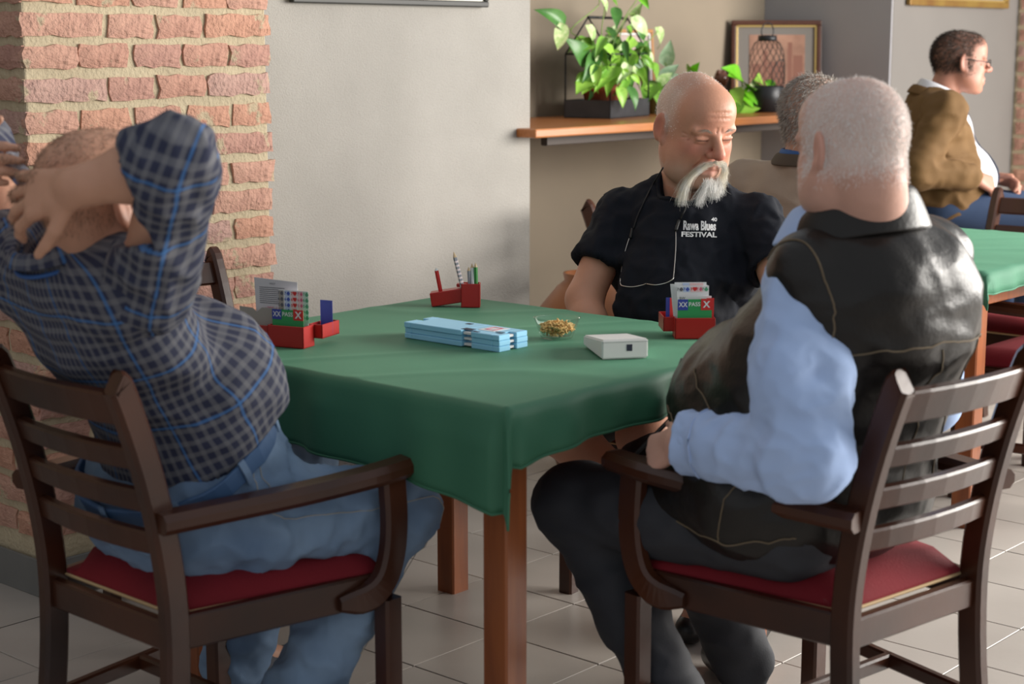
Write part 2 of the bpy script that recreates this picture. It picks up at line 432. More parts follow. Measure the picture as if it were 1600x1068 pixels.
# ================================================================== FURNITURE
M_wood = mat('dark_walnut', (.022, .0078, .005), .3, (.072, .021, .008), 3.5, 1, .08, 40, stretch=(1, 1, 1), coat=.1, spec=.5)
M_red = mat('red_velvet', (.205, .006, .014), .85, (.15, .004, .010), 6, 1, .2, 220, sheen=.2)
M_edge = mat('pale_piping', (.55, .38, .2), .7)
M_leg = mat('table_leg_wood', (.34, .100, .028), .38, (.20, .055, .018), 5, 1, .05, 40, stretch=(6, 6, .6), coat=.2)

def make_chair():
    c = empty('armchair')
    yr = .19; yf = .265
    for s in (1, -1):
        # rear post: back leg and back upright in one sweep
        P = bez([(-.275, s * yr, 0), (-.235, s * yr, .2), (-.222, s * yr, .40), (-.235, s * yr, .55), (-.268, s * yr, .70), (-.312, s * yr, .835), (-.325, s * yr, .852)], 4)
        bar('rear_post', P, .034, .05, M_wood, c, up=(0, 1, 0), bev=.007)
        bar('front_leg', [(.212, s * yf, 0), (.212, s * yf, .2), (.212, s * yf, .372)], .04, .042, M_wood, c, up=(0, 1, 0), bev=.005)
        P = bez([(.205, s * (yf + .022), .612), (.208, s * (yf + .024), .53), (.202, s * (yf + .023), .465), (.185, s * (yf + .018), .415), (.150, s * (yf + .008), .387), (.095, s * (yf - .004), .384)], 4)
        bar('arm_upright', P, .03, .056, M_wood, c, up=(0, 1, 0), bev=.007, taper=[1] * (len(P) - 5) + [.95, .9, .8, .65, .5])
        P = bez([(-.262, s * (yr + .022), .606), (-.20, s * (yr + .032), .607), (0, s * (yr + .062), .610), (.15, s * (yf + .018), .620), (.245, s * (yf + .024), .627), (.255, s * (yf + .024), .6275)], 4)
        n = len(P); bar('armrest', P, .036, .058, M_wood, c, up=(0, 0, 1), bev=.011, taper=[1] * (n - 1) + [.7])
        bar('side_rail', [(-.215, s * (yr - .002), .395), (.2, s * (yf - .004), .395)], .062, .024, M_wood, c, up=(0, 0, 1), bev=.004)
        bar('side_stretcher', [(-.235, s * yr, .18), (.21, s * yf, .18)], .03, .02, M_wood, c, up=(0, 0, 1), bev=.004)
    bar('front_rail', [(.212, -yf, .395), (.212, yf, .395)], .062, .024, M_wood, c, up=(0, 0, 1), bev=.004)
    bar('rear_rail', [(-.222, -yr, .388), (-.222, yr, .388)], .055, .024, M_wood, c, up=(0, 0, 1), bev=.004)
    bar('cross_stretcher', [(-.01, -.228, .18), (-.01, .228, .18)], .03, .02, M_wood, c, up=(0, 0, 1), bev=.004)
    for z, h, nm in ((.806, .062, 'top_rail'), (.715, .042, 'slat'), (.638, .042, 'slat'), (.560, .042, 'slat')):
        x = np.interp(z, [.55, .70, .835], [-.235, -.268, -.312]); t = (np.interp(z + .02, [.55, .70, .835], [-.235, -.268, -.312]) - np.interp(z - .02, [.55, .70, .835], [-.235, -.268, -.312])) / .04
        P = [(x - .018 * (1 - (y / yr) ** 2), y, z) for y in np.linspace(-yr + .008, yr - .008, 7)]
        bar(nm, P, h, .02, M_wood, c, up=(t, 0, 1), bev=.004)
    # trapezoid cushion with a domed top
    V = []; F = []; n = 10
    for i in range(n + 1):
        for j in range(n + 1):
            u = i / n; v_ = j / n * 2 - 1; x = -.205 + u * .44; y = v_ * ((yr - .02) + (yf + .006 - yr + .02) * u)
            e = min(u, 1 - u) * 2; g = 1 - abs(v_); d = min(min(e, 1) / .3, min(g, 1) / .3, 1)
            V.append((x, y, .432 + .040 * math.sin(d * math.pi / 2) ** .6 if d > 0 else .432))
    for i in range(n):
        for j in range(n): F.append((i * (n + 1) + j, (i + 1) * (n + 1) + j, (i + 1) * (n + 1) + j + 1, i * (n + 1) + j + 1))
    rim = [i * (n + 1) for i in range(n + 1)] + [n * (n + 1) + j for j in range(1, n + 1)] + [i * (n + 1) + n for i in range(n - 1, -1, -1)] + [j for j in range(n - 1, 0, -1)]
    o = len(V)
    for i in rim: V.append((V[i][0], V[i][1], .420))
    for a in range(len(rim)): F.append((rim[a], rim[(a + 1) % len(rim)], o + (a + 1) % len(rim), o + a))
    F.append(tuple(o + a for a in range(len(rim))))
    cu = link('seat_cushion', fixn(mesh('seat_cushion', V, F)), M_red, c, True)
    P = [Vector(V[o + a]) + Vector((0, 0, .001)) for a in range(len(rim))]; P.append(P[0])
    tubes('piping', [P], .0035, M_edge, cu, 5)
    return c
def copy_tree(o, parent=None):
    c = o.copy(); COL.objects.link(c); c.parent = parent
    for ch in list(o.children): copy_tree(ch, c)
    return c
chair0 = make_chair()
CH = 'dark wooden armchairs with red seats'
def put_chair(o, x, y, fx, fy, label, z=0):
    o.location = (x, y, z); o.rotation_euler = (0, 0, math.atan2(fy, fx)); setp(o, label, 'chair', CH); return o
seats = [(1.915, 2.46, 1, -.02, 'dark wooden armchair with red seat under the person in the plaid shirt'),
         (2.69, 1.605, .14, .99, 'dark wooden armchair with red seat under the person in the black leather vest'),
         (3.47, 2.42, -1, -.1, 'dark wooden armchair under the person in the black t-shirt'),
         (2.58, 3.21, -.04, -1, 'empty dark wooden armchair between the green table and the brick pillar'),
         (4.215, 2.57, 1, .05, 'dark wooden armchair under the person in the beige jacket'),
         (5.02, 2.13, 0, 1, 'armchair with bright red seat pushed under the far green table, at the right edge'),
         (5.62, 2.62, -1, 0, 'dark wooden armchair between the far table and the person in the brown blazer'),
         (4.81, 3.42, .35, -.94, 'dark armchair standing by the niche behind the shoulder of the person in the black t-shirt')]
for i, s in enumerate(seats): put_chair(chair0 if i == 0 else copy_tree(chair0), *s)

def drape(name, hx, hy, ov, seed, m, parent=None, n=84, amp=.0016, hemw=.006, pinch=.35, sag=0):
    """square cloth over a table of half size hx,hy; ov = overhang (-x,+x,-y,+y); z = 0 is the table top"""
    r = random.Random(seed); V = []; F = []; ph = [r.uniform(0, 6.28) for _ in range(8)]
    xs = np.linspace(-hx - ov[0], hx + ov[1], n); ys = np.linspace(-hy - ov[2], hy + ov[3], n); R = .014
    def hang(a):                 # arc over the edge, then straight down: (out, drop)
        q = R * math.pi / 2
        if a < q: t = a / R; return R * math.sin(t), R * (1 - math.cos(t))
        return R, R + (a - q)
    for x in xs:
        for y in ys:
            a = max(0, abs(x) - hx); b = max(0, abs(y) - hy); sx = 1 if x > 0 else -1; sy = 1 if y > 0 else -1
            cx = max(-hx, min(hx, x)); cy = max(-hy, min(hy, y))
            z = noise.fractal(Vector((x * 3.1 + seed, y * 3.1, 0)), 1, 2, 3) * amp + amp * 1.2 * math.exp(-((math.sin((x * .8 + y * .6) * 9 + ph[0] + 1.5 * math.sin(y * 5))) / .25) ** 2)
            ox = oy = 0; dz = 0
            if a > 0 and b > 0:
                rr = math.hypot(a, b); th = math.atan2(b, a); g = min(th, math.pi / 2 - th)      # angle from the nearer face
                o_, d_ = hang(rr); flare = math.sin(g) * rr
                out = o_ + flare * pinch
                dz = d_ - R * .2 - flare * (.10)
                k = math.sin(2 * th)
                ox = (o_ if th < math.pi / 4 else o_) * math.cos(th) ** .5 + flare * pinch * .72 + 0 * k
                oy = o_ * math.sin(th) ** .5 + flare * pinch * .72
                if th < math.pi / 4: oy *= 1
            elif a > 0:
                o_, dz = hang(a); t = min(1, a / .06); ox = o_ + t * hemw * (1 + math.sin(y * 17 + ph[1] + 2 * math.sin(y * 6)) + .5 * math.sin(y * 41 + ph[2]))
            elif b > 0:
                o_, dz = hang(b); t = min(1, b / .06); oy = o_ + t * hemw * (1 + math.sin(x * 19 + ph[3] + 2 * math.sin(x * 5)) + .6 * math.sin(x * 47 + ph[4]))
            if sag and sx < 0 and sy < 0 and (a > 0 or b > 0):          # one corner hangs lower, as cloths do
                q = (cy + hy) if b == 0 else ((cx + hx) if a == 0 else 0)
                dz *= 1 + sag * math.exp(-q / (.22 if b == 0 else .11))
            V.append((cx + sx * ox, cy + sy * oy, z * (1 if dz == 0 else 0) - dz + .003))
    for i in range(n - 1):
        for j in range(n - 1): F.append((i * n + j, (i + 1) * n + j, (i + 1) * n + j + 1, i * n + j + 1))
    o = link(name, mesh(name, V, F), m, parent, True)
    md = o.modifiers.new('thick', 'SOLIDIFY'); md.thickness = .002; md.offset = 1
    rim = [i * n for i in range(n)] + [(n - 1) * n + j for j in range(1, n)] + [i * n + n - 1 for i in range(n - 2, -1, -1)] + [j for j in range(n - 2, -1, -1)]
    ctr = Vector((0, 0, 0))
    tubes('hem', [[Vector(V[i]) + Vector((V[i][0], V[i][1], 0)).normalized() * .0015 for i in rim]], .0028, m, o, 5)
    return o
M_cloth = mat('green_cloth', (.042, .165, .092), .62, (.034, .138, .077), 2.5, 1, .22, 420, sheen=.35, bdist=.002)
M_cloth2 = mat('faded_green_cloth', (.06, .21, .125), .7, (.045, .17, .10), 3, 1, .2, 300, sheen=.3)
def make_table(name, cx, cy, hx, hy, label, top=.762):
    t = empty(name, (cx, cy, 0)); setp(t, label, 'table')
    box('table_top', (-hx + .004, -hy + .004, top - .028), (hx - .004, hy - .004, top), M_leg, t)
    for s in (-1, 1):
        box('apron', (-hx + .06, s * (hy - .05) - .01, top - .11), (hx - .06, s * (hy - .05) + .01, top - .028), M_leg, t)
        box('apron', (s * (hx - .05) - .01, -hy + .06, top - .11), (s * (hx - .05) + .01, hy - .06, top - .028), M_leg, t)
        for q in (-1, 1):
            x = s * (hx - .045); y = q * (hy - .045); bar('leg', [(x, y, 0), (x, y, top - .028)], .06, .06, M_leg, t, up=(0, 1, 0), bev=.004)
    return t
TX, TY, TZ = 2.632, 2.44, .765
make_table('card_table', TX, TY, .456, .503, 'wooden card table under the green cloth, with square orange-brown legs')
c = drape('tablecloth', .46, .507, (.158, .12, .092, .12), 3, M_cloth, n=110, pinch=.42, sag=.28, hemw=.008); c.location = (TX, TY, TZ - .002)
setp(c, 'dark green cloth on the near card table with the blue boards on it', 'tablecloth', 'green tablecloths')
make_table('card_table', 4.93, 2.60, .50, .47, 'wooden card table at the right edge behind the person in the leather vest')
c = drape('tablecloth', .505, .475, (.1, .1, .07, .1), 9, M_cloth2, n=60); c.location = (4.93, 2.60, TZ - .002)
setp(c, 'paler green cloth on the far table at the right edge', 'tablecloth', 'green tablecloths')
# ================================================================== THINGS ON THE TABLE
TT = TZ + .004
M_bred = mat('red_plastic', (.42, .018, .014), .38, (.36, .014, .012), 8, 1)
M_card = mat('white_card', (.72, .73, .74), .7); M_paper = mat('printed_paper', (.60, .59, .62), .8); M_gcard = mat('grey_scorecard', (.36, .33, .30), .8)
M_green = mat('green_card', (.03, .30, .09), .5); M_blue = mat('blue_card', (.04, .06, .34), .5); M_rcard = mat('red_card', (.60, .03, .03), .5); M_ink = mat('grey_ink', (.12, .12, .14), .8); M_pink = mat('pink_ink', (.62, .12, .22), .8)
M_cb = mat('blue_ink', (.06, .10, .42), .7); M_cg = mat('green_ink', (.10, .36, .20), .7); M_lb = mat('pale_blue_print', (.50, .60, .80), .7); M_lp = mat('pale_pink_print', (.80, .55, .55), .7)
def flat(name, pts, y, m, parent, t=.0006):
    """thin card standing in the local xz plane at depth y"""
    n = len(pts); V = [(x, y - t / 2, z) for x, z in pts] + [(x, y + t / 2, z) for x, z in pts]
    F = [tuple(range(n)), tuple(range(2 * n - 1, n - 1, -1))] + [(i, n + i, n + (i + 1) % n, (i + 1) % n) for i in range(n)]
    return link(name, fixn(mesh(name, V, F)), m, parent)
def rect(x0, z0, x1, z1): return [(x0, z0), (x1, z0), (x1, z1), (x0, z1)]
def print_text(name, s, size, x, y, z, m, parent, bold=0, sx=1):
    me = text_mesh(s, size, bold=bold, sx=sx); o = link(name, me, m, parent); o.location = (x, y, z); o.rotation_euler = (math.pi / 2, 0, 0); return o
def pass_card(par, x0, x1, z0, z1, y):
    g = flat('pass_card', rect(x0, z0, x1, z1), y, M_green, par); h = z1 - z0; wd = x1 - x0
    flat('blue_corner', rect(x0, z1 - h * .36, x0 + wd * .30, z1), y - .0006, M_blue, g); flat('red_corner', rect(x1 - wd * .32, z1 - h * .36, x1, z1 + .001), y - .0006, M_rcard, g)
    print_text('lettering', 'PASS', wd * .165, (x0 + x1) / 2 - wd * .01, y - .0006, z1 - h * .17, M_card, g, .0002); print_text('lettering', 'XX', wd * .2, x0 + wd * .155, y - .0012, z1 - h * .18, M_card, g, .0003, .85); print_text('lettering', 'X', wd * .26, x1 - wd * .16, y - .0012, z1 - h * .18, M_card, g, .0006)
    return g
def bid_grid(par, xs, zs, y, suits):
    for (x, m, ch) in zip(xs, (M_ink, M_cb, M_rcard, M_pink, M_cg), suits):
        V = []; F = []
        for k, z in enumerate(zs):
            me = text_mesh(str(7 - k) + ch, .0085, bold=.0002); n = len(V)
            V += [(v.co.x + x, y, v.co.y + z) for v in me.vertices]; F += [tuple(n + i for i in p.vertices) for p in me.polygons]
        link('bid_column', mesh('bid_column', V, F), m, par)
def open_bin(name, x0, x1, y0, y1, z0, z1, parent, t=.003):
    bm = bmesh.new(); bm_box(bm, (x0, y0, z0), (x1, y1, z0 + t), .0006)
    for a in ((x0, y0, x1, y0 + t), (x0, y1 - t, x1, y1), (x0, y0, x0 + t, y1), (x1 - t, y0, x1, y1)): bm_box(bm, (a[0], a[1], z0), (a[2], a[3], z1), .0008)
    return link(name, bm_mesh(bm, name), M_bred, parent)
# left bidding box
b = empty('bidding_box', (2.287, 2.718, TT), -math.pi / 2 + .30); BG = 'red bidding boxes with cards'
setp(b, 'red bidding box beside the person in plaid, with tall white sheet and blue card', 'card box', BG)
open_bin('front_bin', 0, .089, 0, .045, 0, .046, b); open_bin('side_bin', -.098, .002, .018, .058, .006, .040, b); open_bin('rear_bin', .074, .108, .046, .118, .016, .046, b)
c_ = flat('score_sheet', [(-.052, .008), (.050, .008), (.050, .134), (-.058, .139)], .044, M_paper, b)
print_text('heading', 'WEST', .006, -.012, .0435, .127, M_ink, c_)
V = []; F = []
for k in range(9):
    n = len(V); z = .118 - k * .0042; V += [(-.045, .0434, z), (.018 - (k % 3) * .006, .0434, z), (.018 - (k % 3) * .006, .0434, z + .0014), (-.045, .0434, z + .0014)]; F.append((n, n + 1, n + 2, n + 3))
link('text_lines', mesh('text_lines', V, F), M_ink, c_)
for z in (.073, .060): print_text('pink_line', '+PPE 1111', .0115, -.008, .0434, z, M_pink, c_)
c_ = flat('bid_cards', rect(.012, .010, .084, .118), .030, M_card, b)
for x, m in ((.018, M_gcard), (.034, M_lb), (.050, M_lp), (.066, M_lp), (.0795, mat('pale_green_print', (.55, .72, .60), .7))):
    flat('colour_column', rect(x - .006, .05, x + .006, .117), .0294, m, c_, .0002)
bid_grid(c_, (.018, .034, .050, .066, .0795), [.111 - k * .0125 for k in range(5)], .0290, '♠♠♥♦♣')
pass_card(b, .006, .083, .02, .079, .012)
flat('folded_scorecard', [(-.092, .012), (-.002, .012), (.002, .076), (-.034, .076), (-.046, .066), (-.058, .074), (-.09, .076)], .034, M_gcard, b)
flat('blue_bid_card', rect(.078, .022, .108, .092), .090, M_blue, b)
# right bidding box
b = empty('bidding_box', (2.930, 2.118, TT), math.atan2(-.72, .70)); setp(b, 'red bidding box in front of the person in the black t-shirt, white cards standing', 'card box', BG)
open_bin('front_bin', 0, .088, 0, .042, 0, .046, b); open_bin('side_bin', -.022, .02, .030, .110, .012, .044, b); open_bin('rear_bin', .05, .088, .042, .09, .004, .040, b)
flat('bid_cards', [(.004, .010), (.078, .010), (.074, .114), (-.008, .117)], .032, M_card, b)
c_ = flat('bid_cards', rect(.001, .010, .071, .121), .028, M_card, b); 
for x, m in ((.026, M_lb), (.042, M_lp), (.057, M_lp)): flat('colour_column', rect(x - .007, .112, x + .007, .1195), .0274, m, c_, .0002)
c_ = flat('bid_cards', rect(.006, .010, .076, .114), .024, M_card, b)
for x, m in ((.027, M_lb), (.043, M_lp), (.056, M_lp)): flat('colour_column', rect(x - .007, .100, x + .007, .112), .0234, m, c_, .0002)
bid_grid(c_, (.013, .027, .043, .056, .068), [.106], .0230, '♠♠♥♦♣')
c_ = flat('bid_cards', rect(.006, .010, .081, .092), .018, M_card, b); print_text('lettering', 'BW', .008, .017, .0175, .0895 - .002, M_ink, c_)
pass_card(b, .006, .081, .02, .086, .010); flat('red_double_card', rect(.07, .02, .086, .088), .013, M_rcard, b)
flat('blue_bid_card', rect(-.014, .02, .006, .084), .052, M_blue, b); flat('red_bid_card', rect(-.006, .02, .010, .084), .047, M_rcard, b)
# far box, used as a pencil tray
b = empty('pencil_box', (2.905, 2.832, TT), math.atan2(-.066, .055)); setp(b, 'red plastic box holding pencils at the far corner of the table', 'pencil box')
bm = bmesh.new(); vs = bm_box(bm, (0, 0, 0), (.105, .04, .034), .002); bmesh.ops.rotate(bm, verts=vs, cent=(0, 0, 0), matrix=Matrix.Rotation(-math.radians(9), 3, 'Y')); link('tilted_tray', bm_mesh(bm, 'tilted_tray'), M_bred, b)
open_bin('pencil_bin', .072, .118, -.006, .03, 0, .058, b); box('tray_latch', (.06, .01, .048), (.085, .03, .056), M_bred, b, bev=.002)
def pencil(name, base, tip, r, m, mt, label, stripes=None, seg=6):
    base = Vector(base); tip = Vector(tip); d = tip - base; p = empty(name, base); setp(p, label, 'pencil')
    P = [Vector((0, 0, 0)), d * .86, d * .90]; v, f = tube_vf(P, [r, r, r * .98], seg); link('barrel', fixn(mesh('barrel', v, f)), m, p)
    v, f = tube_vf([d * .90, d * .985, d], [r * .98, r * .25, r * .12], seg); link('tip', fixn(mesh('tip', v, f)), mt, p)
    if stripes:
        for k in range(7):
            t = .35 + k * .075; v, f = tube_vf([d * t, d * (t + .035)], r * 1.04, seg); link('stripe', fixn(mesh('stripe', v, f)), stripes, p)
    return p
R2 = Matrix.Rotation(b.rotation_euler.z, 3, 'Z'); B0 = Vector(b.location)
def pb(x, y, z): return B0 + R2 @ Vector((x, y, z))
M_grey = mat('grey_lacquer', (.30, .31, .35), .35); M_wt = mat('bare_wood_tip', (.6, .45, .28), .6)
pencil('striped_pencil', pb(.086, .004, .004), pb(.054, .006, .135), .0052, M_grey, M_wt, 'tall grey pencil with pale spiral stripes in the red box', mat('pale_stripe', (.78, .66, .68), .5))
pencil('grey_pencil', pb(.094, .016, .004), pb(.090, .010, .098), .0045, M_grey, M_wt, 'short grey pencil next to the striped one in the red box')
pencil('white_pencil', pb(.102, .010, .004), pb(.098, .012, .106), .0045, M_card, M_wt, 'short white pencil between the grey and green pencils')
pencil('green_pencil', pb(.109, .014, .004), pb(.107, .010, .108), .005, mat('green_lacquer', (.05, .26, .06), .35), M_wt, 'short green pencil at the right end of the red box')
pencil('red_pencil', pb(.022, .02, .028), pb(.010, .014, .095), .0055, mat('red_lacquer', (.62, .03, .03), .35), M_card, 'short red pencil standing alone at the left end of the red box')

# ---- blue duplicate boards, three in a stack
M_board = mat('pale_blue_plastic', (.30, .65, .88), .42, (.27, .60, .84), 10, 1); M_dark = mat('dark_slot', (.03, .035, .06), .7)
def board(z, dx, dy, rz, label, top=False):
    e = empty('card_board', (2.556 + dx, 2.297 + dy, TT + z), rz); setp(e, label, 'card holder', 'blue boards stacked on the table')
    bm = bmesh.new(); h = .0115; W_ = .092; Lb = .276
    for a in ((0, .02, W_, .079), (.018, .079, W_, .107), (0, .107, W_, Lb - .02), (0, 0, .036, .02), (.056, 0, W_, .02), (0, Lb - .02, .04, Lb), (.06, Lb - .02, W_, Lb)):
        bm_box(bm, (a[0], a[1], 0), (a[2], a[3], h), .0012)
    link('body', bm_mesh(bm, 'body'), M_board, e)
    box('cards', (.005, .082, .003), (.022, .104, .008), M_card, e, bev=.0004); box('cards', (.039, .005, .003), (.053, .024, .008), M_card, e, bev=.0004)
    if top:
        s_ = box('sticker', (.03, .04, h), (.082, .085, h + .0006), M_card, e, bev=0)
        for a in ((.04, .05, .074, .0535), (.04, .072, .074, .0755), (.04, .05, .0435, .0755), (.0705, .05, .074, .0755)): box('red_frame', (a[0], a[1], h + .0006), (a[2], a[3], h + .0010), M_pink, s_, bev=0)
        for a in ((.012, .09, .03, .118), (.004, .062, .012, .078), (.066, .14, .078, .156), (.022, .012, .028, .03), (.034, .014, .038, .05)): box('dark_mark', (a[0], a[1], h), (a[2], a[3], h + .0005), M_dark, e, bev=0)
    return e
board(0, 0, 0, .01, 'light blue card board at the bottom of the stack of three'); board(.012, .001, .001, .006, 'light blue card board in the middle of the stack of three'); board(.024, -.001, 0, .012, 'light blue card board with white sticker on top of the stack', True)

# ---- glass bowl with snacks
M_glass = bpy.data.materials.new('clear_glass'); M_glass.use_nodes = True; _n = M_glass.node_tree.nodes; _l = M_glass.node_tree.links; _n.remove(_n['Principled BSDF'])
_t = _n.new('ShaderNodeBsdfTransparent'); _t.inputs[0].default_value = (.96, .985, .975, 1); _g = _n.new('ShaderNodeBsdfGlossy'); _g.inputs['Roughness'].default_value = .04; _w = _n.new('ShaderNodeLayerWeight'); _w.inputs[0].default_value = .5; _f = _n.new('ShaderNodeMath'); _f.operation = 'POWER'; _f.inputs[1].default_value = 3.5; _l.new(_w.outputs['Facing'], _f.inputs[0]); _m = _n.new('ShaderNodeMixShader')
_l.new(_f.outputs[0], _m.inputs[0]); _l.new(_t.outputs[0], _m.inputs[1]); _l.new(_g.outputs[0], _m.inputs[2]); _l.new(_m.outputs[0], _n['Material Output'].inputs[0])
bw = empty('glass_bowl', (2.768, 2.318, TT), math.radians(41.5 + 45)); setp(bw, 'small square glass bowl of golden snacks on the green cloth', 'bowl')
def sq_ring(r, z, n=40, p=4.5):
    return [(r * math.copysign(abs(math.cos(a)) ** (2 / p), math.cos(a)), r * math.copysign(abs(math.sin(a)) ** (2 / p), math.sin(a)), z) for a in [2 * math.pi * i / n for i in range(n)]]
rings = [(.001, .0), (.026, .0), (.028, .002), (.033, .018), (.0415, .045), (.043, .047), (.0405, .0465), (.031, .020), (.025, .0065), (.001, .006)]
V = []; F = []; n = 40
for r_, z_ in rings: V += sq_ring(r_, z_)
for i in range(len(rings) - 1):
    for j in range(n): F.append((i * n + j, i * n + (j + 1) % n, (i + 1) * n + (j + 1) % n, (i + 1) * n + j))
link('glass', fixn(mesh('glass', V, F)), M_glass, bw, True)
V = []; F = []
for k in range(330):
    a = random.uniform(0, 6.28); rr = .034 * math.sqrt(random.random()); zt = .040 - (rr / .034) ** 2 * .010
    z = random.uniform(.0095, zt) if rr < .023 else random.uniform(.018, zt); p = Vector((rr * math.cos(a), rr * math.sin(a), z)); d = Vector((random.gauss(0, 1), random.gauss(0, 1), random.gauss(0, .5))).normalized() * random.uniform(.004, .007); q = Vector((random.gauss(0, 1), random.gauss(0, 1), random.gauss(0, 1))) * .0014
    v, f = tube_vf([p - d, p + q, p + d], [.0017, .0024, .0015], 5, len(V)); V += v; F += f
s_ = link('snacks', fixn(mesh('snacks', V, F)), mat('golden_snack', (.85, .55, .22), .6, (.70, .40, .13), 60, 1), None, True); s_.location = bw.location
setp(s_, 'crunchy golden snacks heaped inside the glass bowl', 'snacks', kind='stuff')

# ---- white scoring terminal
M_white = mat('white_plastic', (.80, .80, .78), .4)
d_ = empty('scoring_terminal', (2.634, 2.086, TT), math.atan2(-.058, .079)); setp(d_, 'white wedge-shaped electronic scoring terminal with a small black square', 'scoring device')
bm = bmesh.new(); vs = bm_box(bm, (0, 0, 0), (.098, .150, .041), 0)
for v in bm.verts:
    if v.co.y > .1: v.co.z = .004 if v.co.z < .02 else .026
bmesh.ops.bevel(bm, geom=bm.edges[:], offset=.003, segments=2, affect='EDGES'); link('case', bm_mesh(bm, 'case'), M_white, d_)
box('sensor_window', (.052, -.0006, .016), (.064, .001, .030), M_dark, d_, bev=.0003); box('lid_seam', (.001, -.0004, .0345), (.097, .001, .0352), mat('seam_grey', (.35, .36, .36), .6), d_, bev=0)

# ================================================================== SHELF AND WALL THINGS
STZ = 1.1085
def on_plane(u, v, Y):
    """point where the view through (u,v) meets the plane y = Y (used only to read sizes off the photograph)"""
    x = (u - 800) / 2620; y = -(v - 534) / 2620; c, s = math.cos(PITCH), math.sin(PITCH)
    d = RGT * x + FWD * (c + y * s) + Vector((0, 0, -s + y * c)); return Vector((0, 0, 1.4)) + d * (Y / d.y)
M_black = mat('black_metal', (.02, .021, .024), .4, metal=.3); M_tray = mat('dark_zinc', (.035, .037, .043), .45, (.05, .052, .06), 20, 1)
ph = empty('plant_house', (5.33, 4.19, STZ), math.radians(12)); setp(ph, 'black house-shaped wire planter with dark metal tray on the shelf', 'planter')
TWd, TDp, TH = .37, .21, .072
bm = bmesh.new(); t = .004; bm_box(bm, (0, 0, 0), (TWd, TDp, .004), 0)
for a in ((0, 0, TWd, t), (0, TDp - t, TWd, TDp), (0, 0, t, TDp), (TWd - t, 0, TWd, TDp)): bm_box(bm, (a[0], a[1], 0), (a[2], a[3], TH), 0)
link('tray', bm_mesh(bm, 'tray'), M_tray, ph)
e0 = .255; rg = .40
for x in (.004, TWd - .004):
    for y in (.004, TDp - .004): tubes('post', [[(x, y, TH - .02), (x, y, e0)]], .0035, M_black, ph)
    tubes('gable', [[(x, .004, e0), (x, TDp / 2, rg)], [(x, TDp - .004, e0), (x, TDp / 2, rg)]], .0035, M_black, ph)
    tubes('eave_bar', [[(x, .004, e0), (x, TDp - .004, e0)]], .0045, M_black, ph)
for y in (.004, TDp - .004): tubes('eave_bar', [[(.004, y, e0), (TWd - .004, y, e0)]], .0035, M_black, ph)
tubes('ridge_bar', [[(.004, TDp / 2, rg), (TWd - .004, TDp / 2, rg)]], .006, M_black, ph)
for y in (.004, TDp - .004): tubes('mid_post', [[(TWd / 2, y, TH - .02), (TWd / 2, y, e0)]], .003, M_black, ph)

# ---- leaves
def leaf_mesh(name, asp, fold, curl, m):
    V = []; F = []; n = 8
    for i in range(n + 1):
        t = i / n; wd = asp * (math.sin(math.pi * min(1, t * 1.02) ** .62) ** .85 if 0 < t < 1 else 0) * (1 - .25 * t)
        zc = -curl * (t - .2) ** 2; bx = t - (.10 * (1 - t) ** 3)
        back = .09 * math.exp(-((t - .05) / .12) ** 2)
        for s in (-1, -.5, 0, .5, 1):
            V.append((bx - back * abs(s), s * wd * .5, zc + abs(s) * wd * .5 * fold - .02 * (abs(s) == .5)))
    for i in range(n):
        for j in range(4): F.append((i * 5 + j, (i + 1) * 5 + j, (i + 1) * 5 + j + 1, i * 5 + j + 1))
    me = mesh(name, V, F); me.materials.append(m); me.polygons.foreach_set('use_smooth', [True] * len(F)); return me
def leaf_mat(name, c1, c2, sc):
    m = mat(name, c1, .35, c2, sc, 1, spec=.5); b_ = m.node_tree.nodes['Principled BSDF']
    b_.inputs['Transmission Weight'].default_value = 0; b_.inputs['Subsurface Weight'].default_value = .12; b_.inputs['Subsurface Radius'].default_value = (.01, .02, .004); return m
LM = [leaf_mat('leaf_mid', (.13, .33, .03), (.22, .46, .06), 3), leaf_mat('leaf_bright', (.24, .50, .05), (.36, .62, .10), 3), leaf_mat('leaf_dark', (.05, .17, .03), (.09, .25, .05), 3), leaf_mat('leaf_variegated', (.25, .48, .12), (.72, .78, .48), 4.5), leaf_mat('leaf_silver', (.20, .36, .20), (.45, .58, .42), 5), leaf_mat('leaf_vivid', (.12, .45, .01), (.20, .55, .03), 3)]
LEAF = [[leaf_mesh('leaf', a, f_, c_, m) for (a, f_, c_) in ((.72, .25, .25), (.60, .5, .45), (.66, .12, .6))] for m in LM]
M_stem = mat('plant_stem', (.22, .36, .08), .5)
def leaf(par, p, tip, roll, kind, var=None, w=1):
    p = Vector(p); tip = Vector(tip); x = tip - p; L_ = x.length; x.normalize()
    up = Vector((-.55, -.6, .55)); y = up.cross(x).normalized(); z = x.cross(y)
    R = Matrix((x, y, z)).transposed().to_4x4() @ Matrix.Rotation(roll, 4, 'X')
    o = bpy.data.objects.new('leaf', LEAF[kind][var if var is not None else random.randrange(3)]); COL.objects.link(o)
    o.matrix_world = Matrix.Translation(p) @ R @ Matrix.Diagonal((L_, L_ * w, L_, 1))
    o.parent = par; o.matrix_parent_inverse = Matrix.Translation(par.location).inverted() @ Matrix.Identity(4) if par.rotation_euler.z == 0 else par.matrix_world.inverted(); return o
def pot(name, loc, r0, r1, h, m, parent):
    return lathe(name, [(0, .0), (r0, 0), (r1 * .95, h * .78), (r1 * 1.06, h * .79), (r1 * 1.08, h), (r1 * .98, h), (r1 * .92, h * .86), (0, h * .86)], m, parent, 24, loc)
M_terra = mat('terracotta', (.38, .105, .05), .75, (.30, .08, .04), 14, 1); M_soil = mat('soil', (.03, .02, .015), 1)
PY1 = 4.30; c0 = on_plane(940, 160, PY1); c0.z = STZ + .006
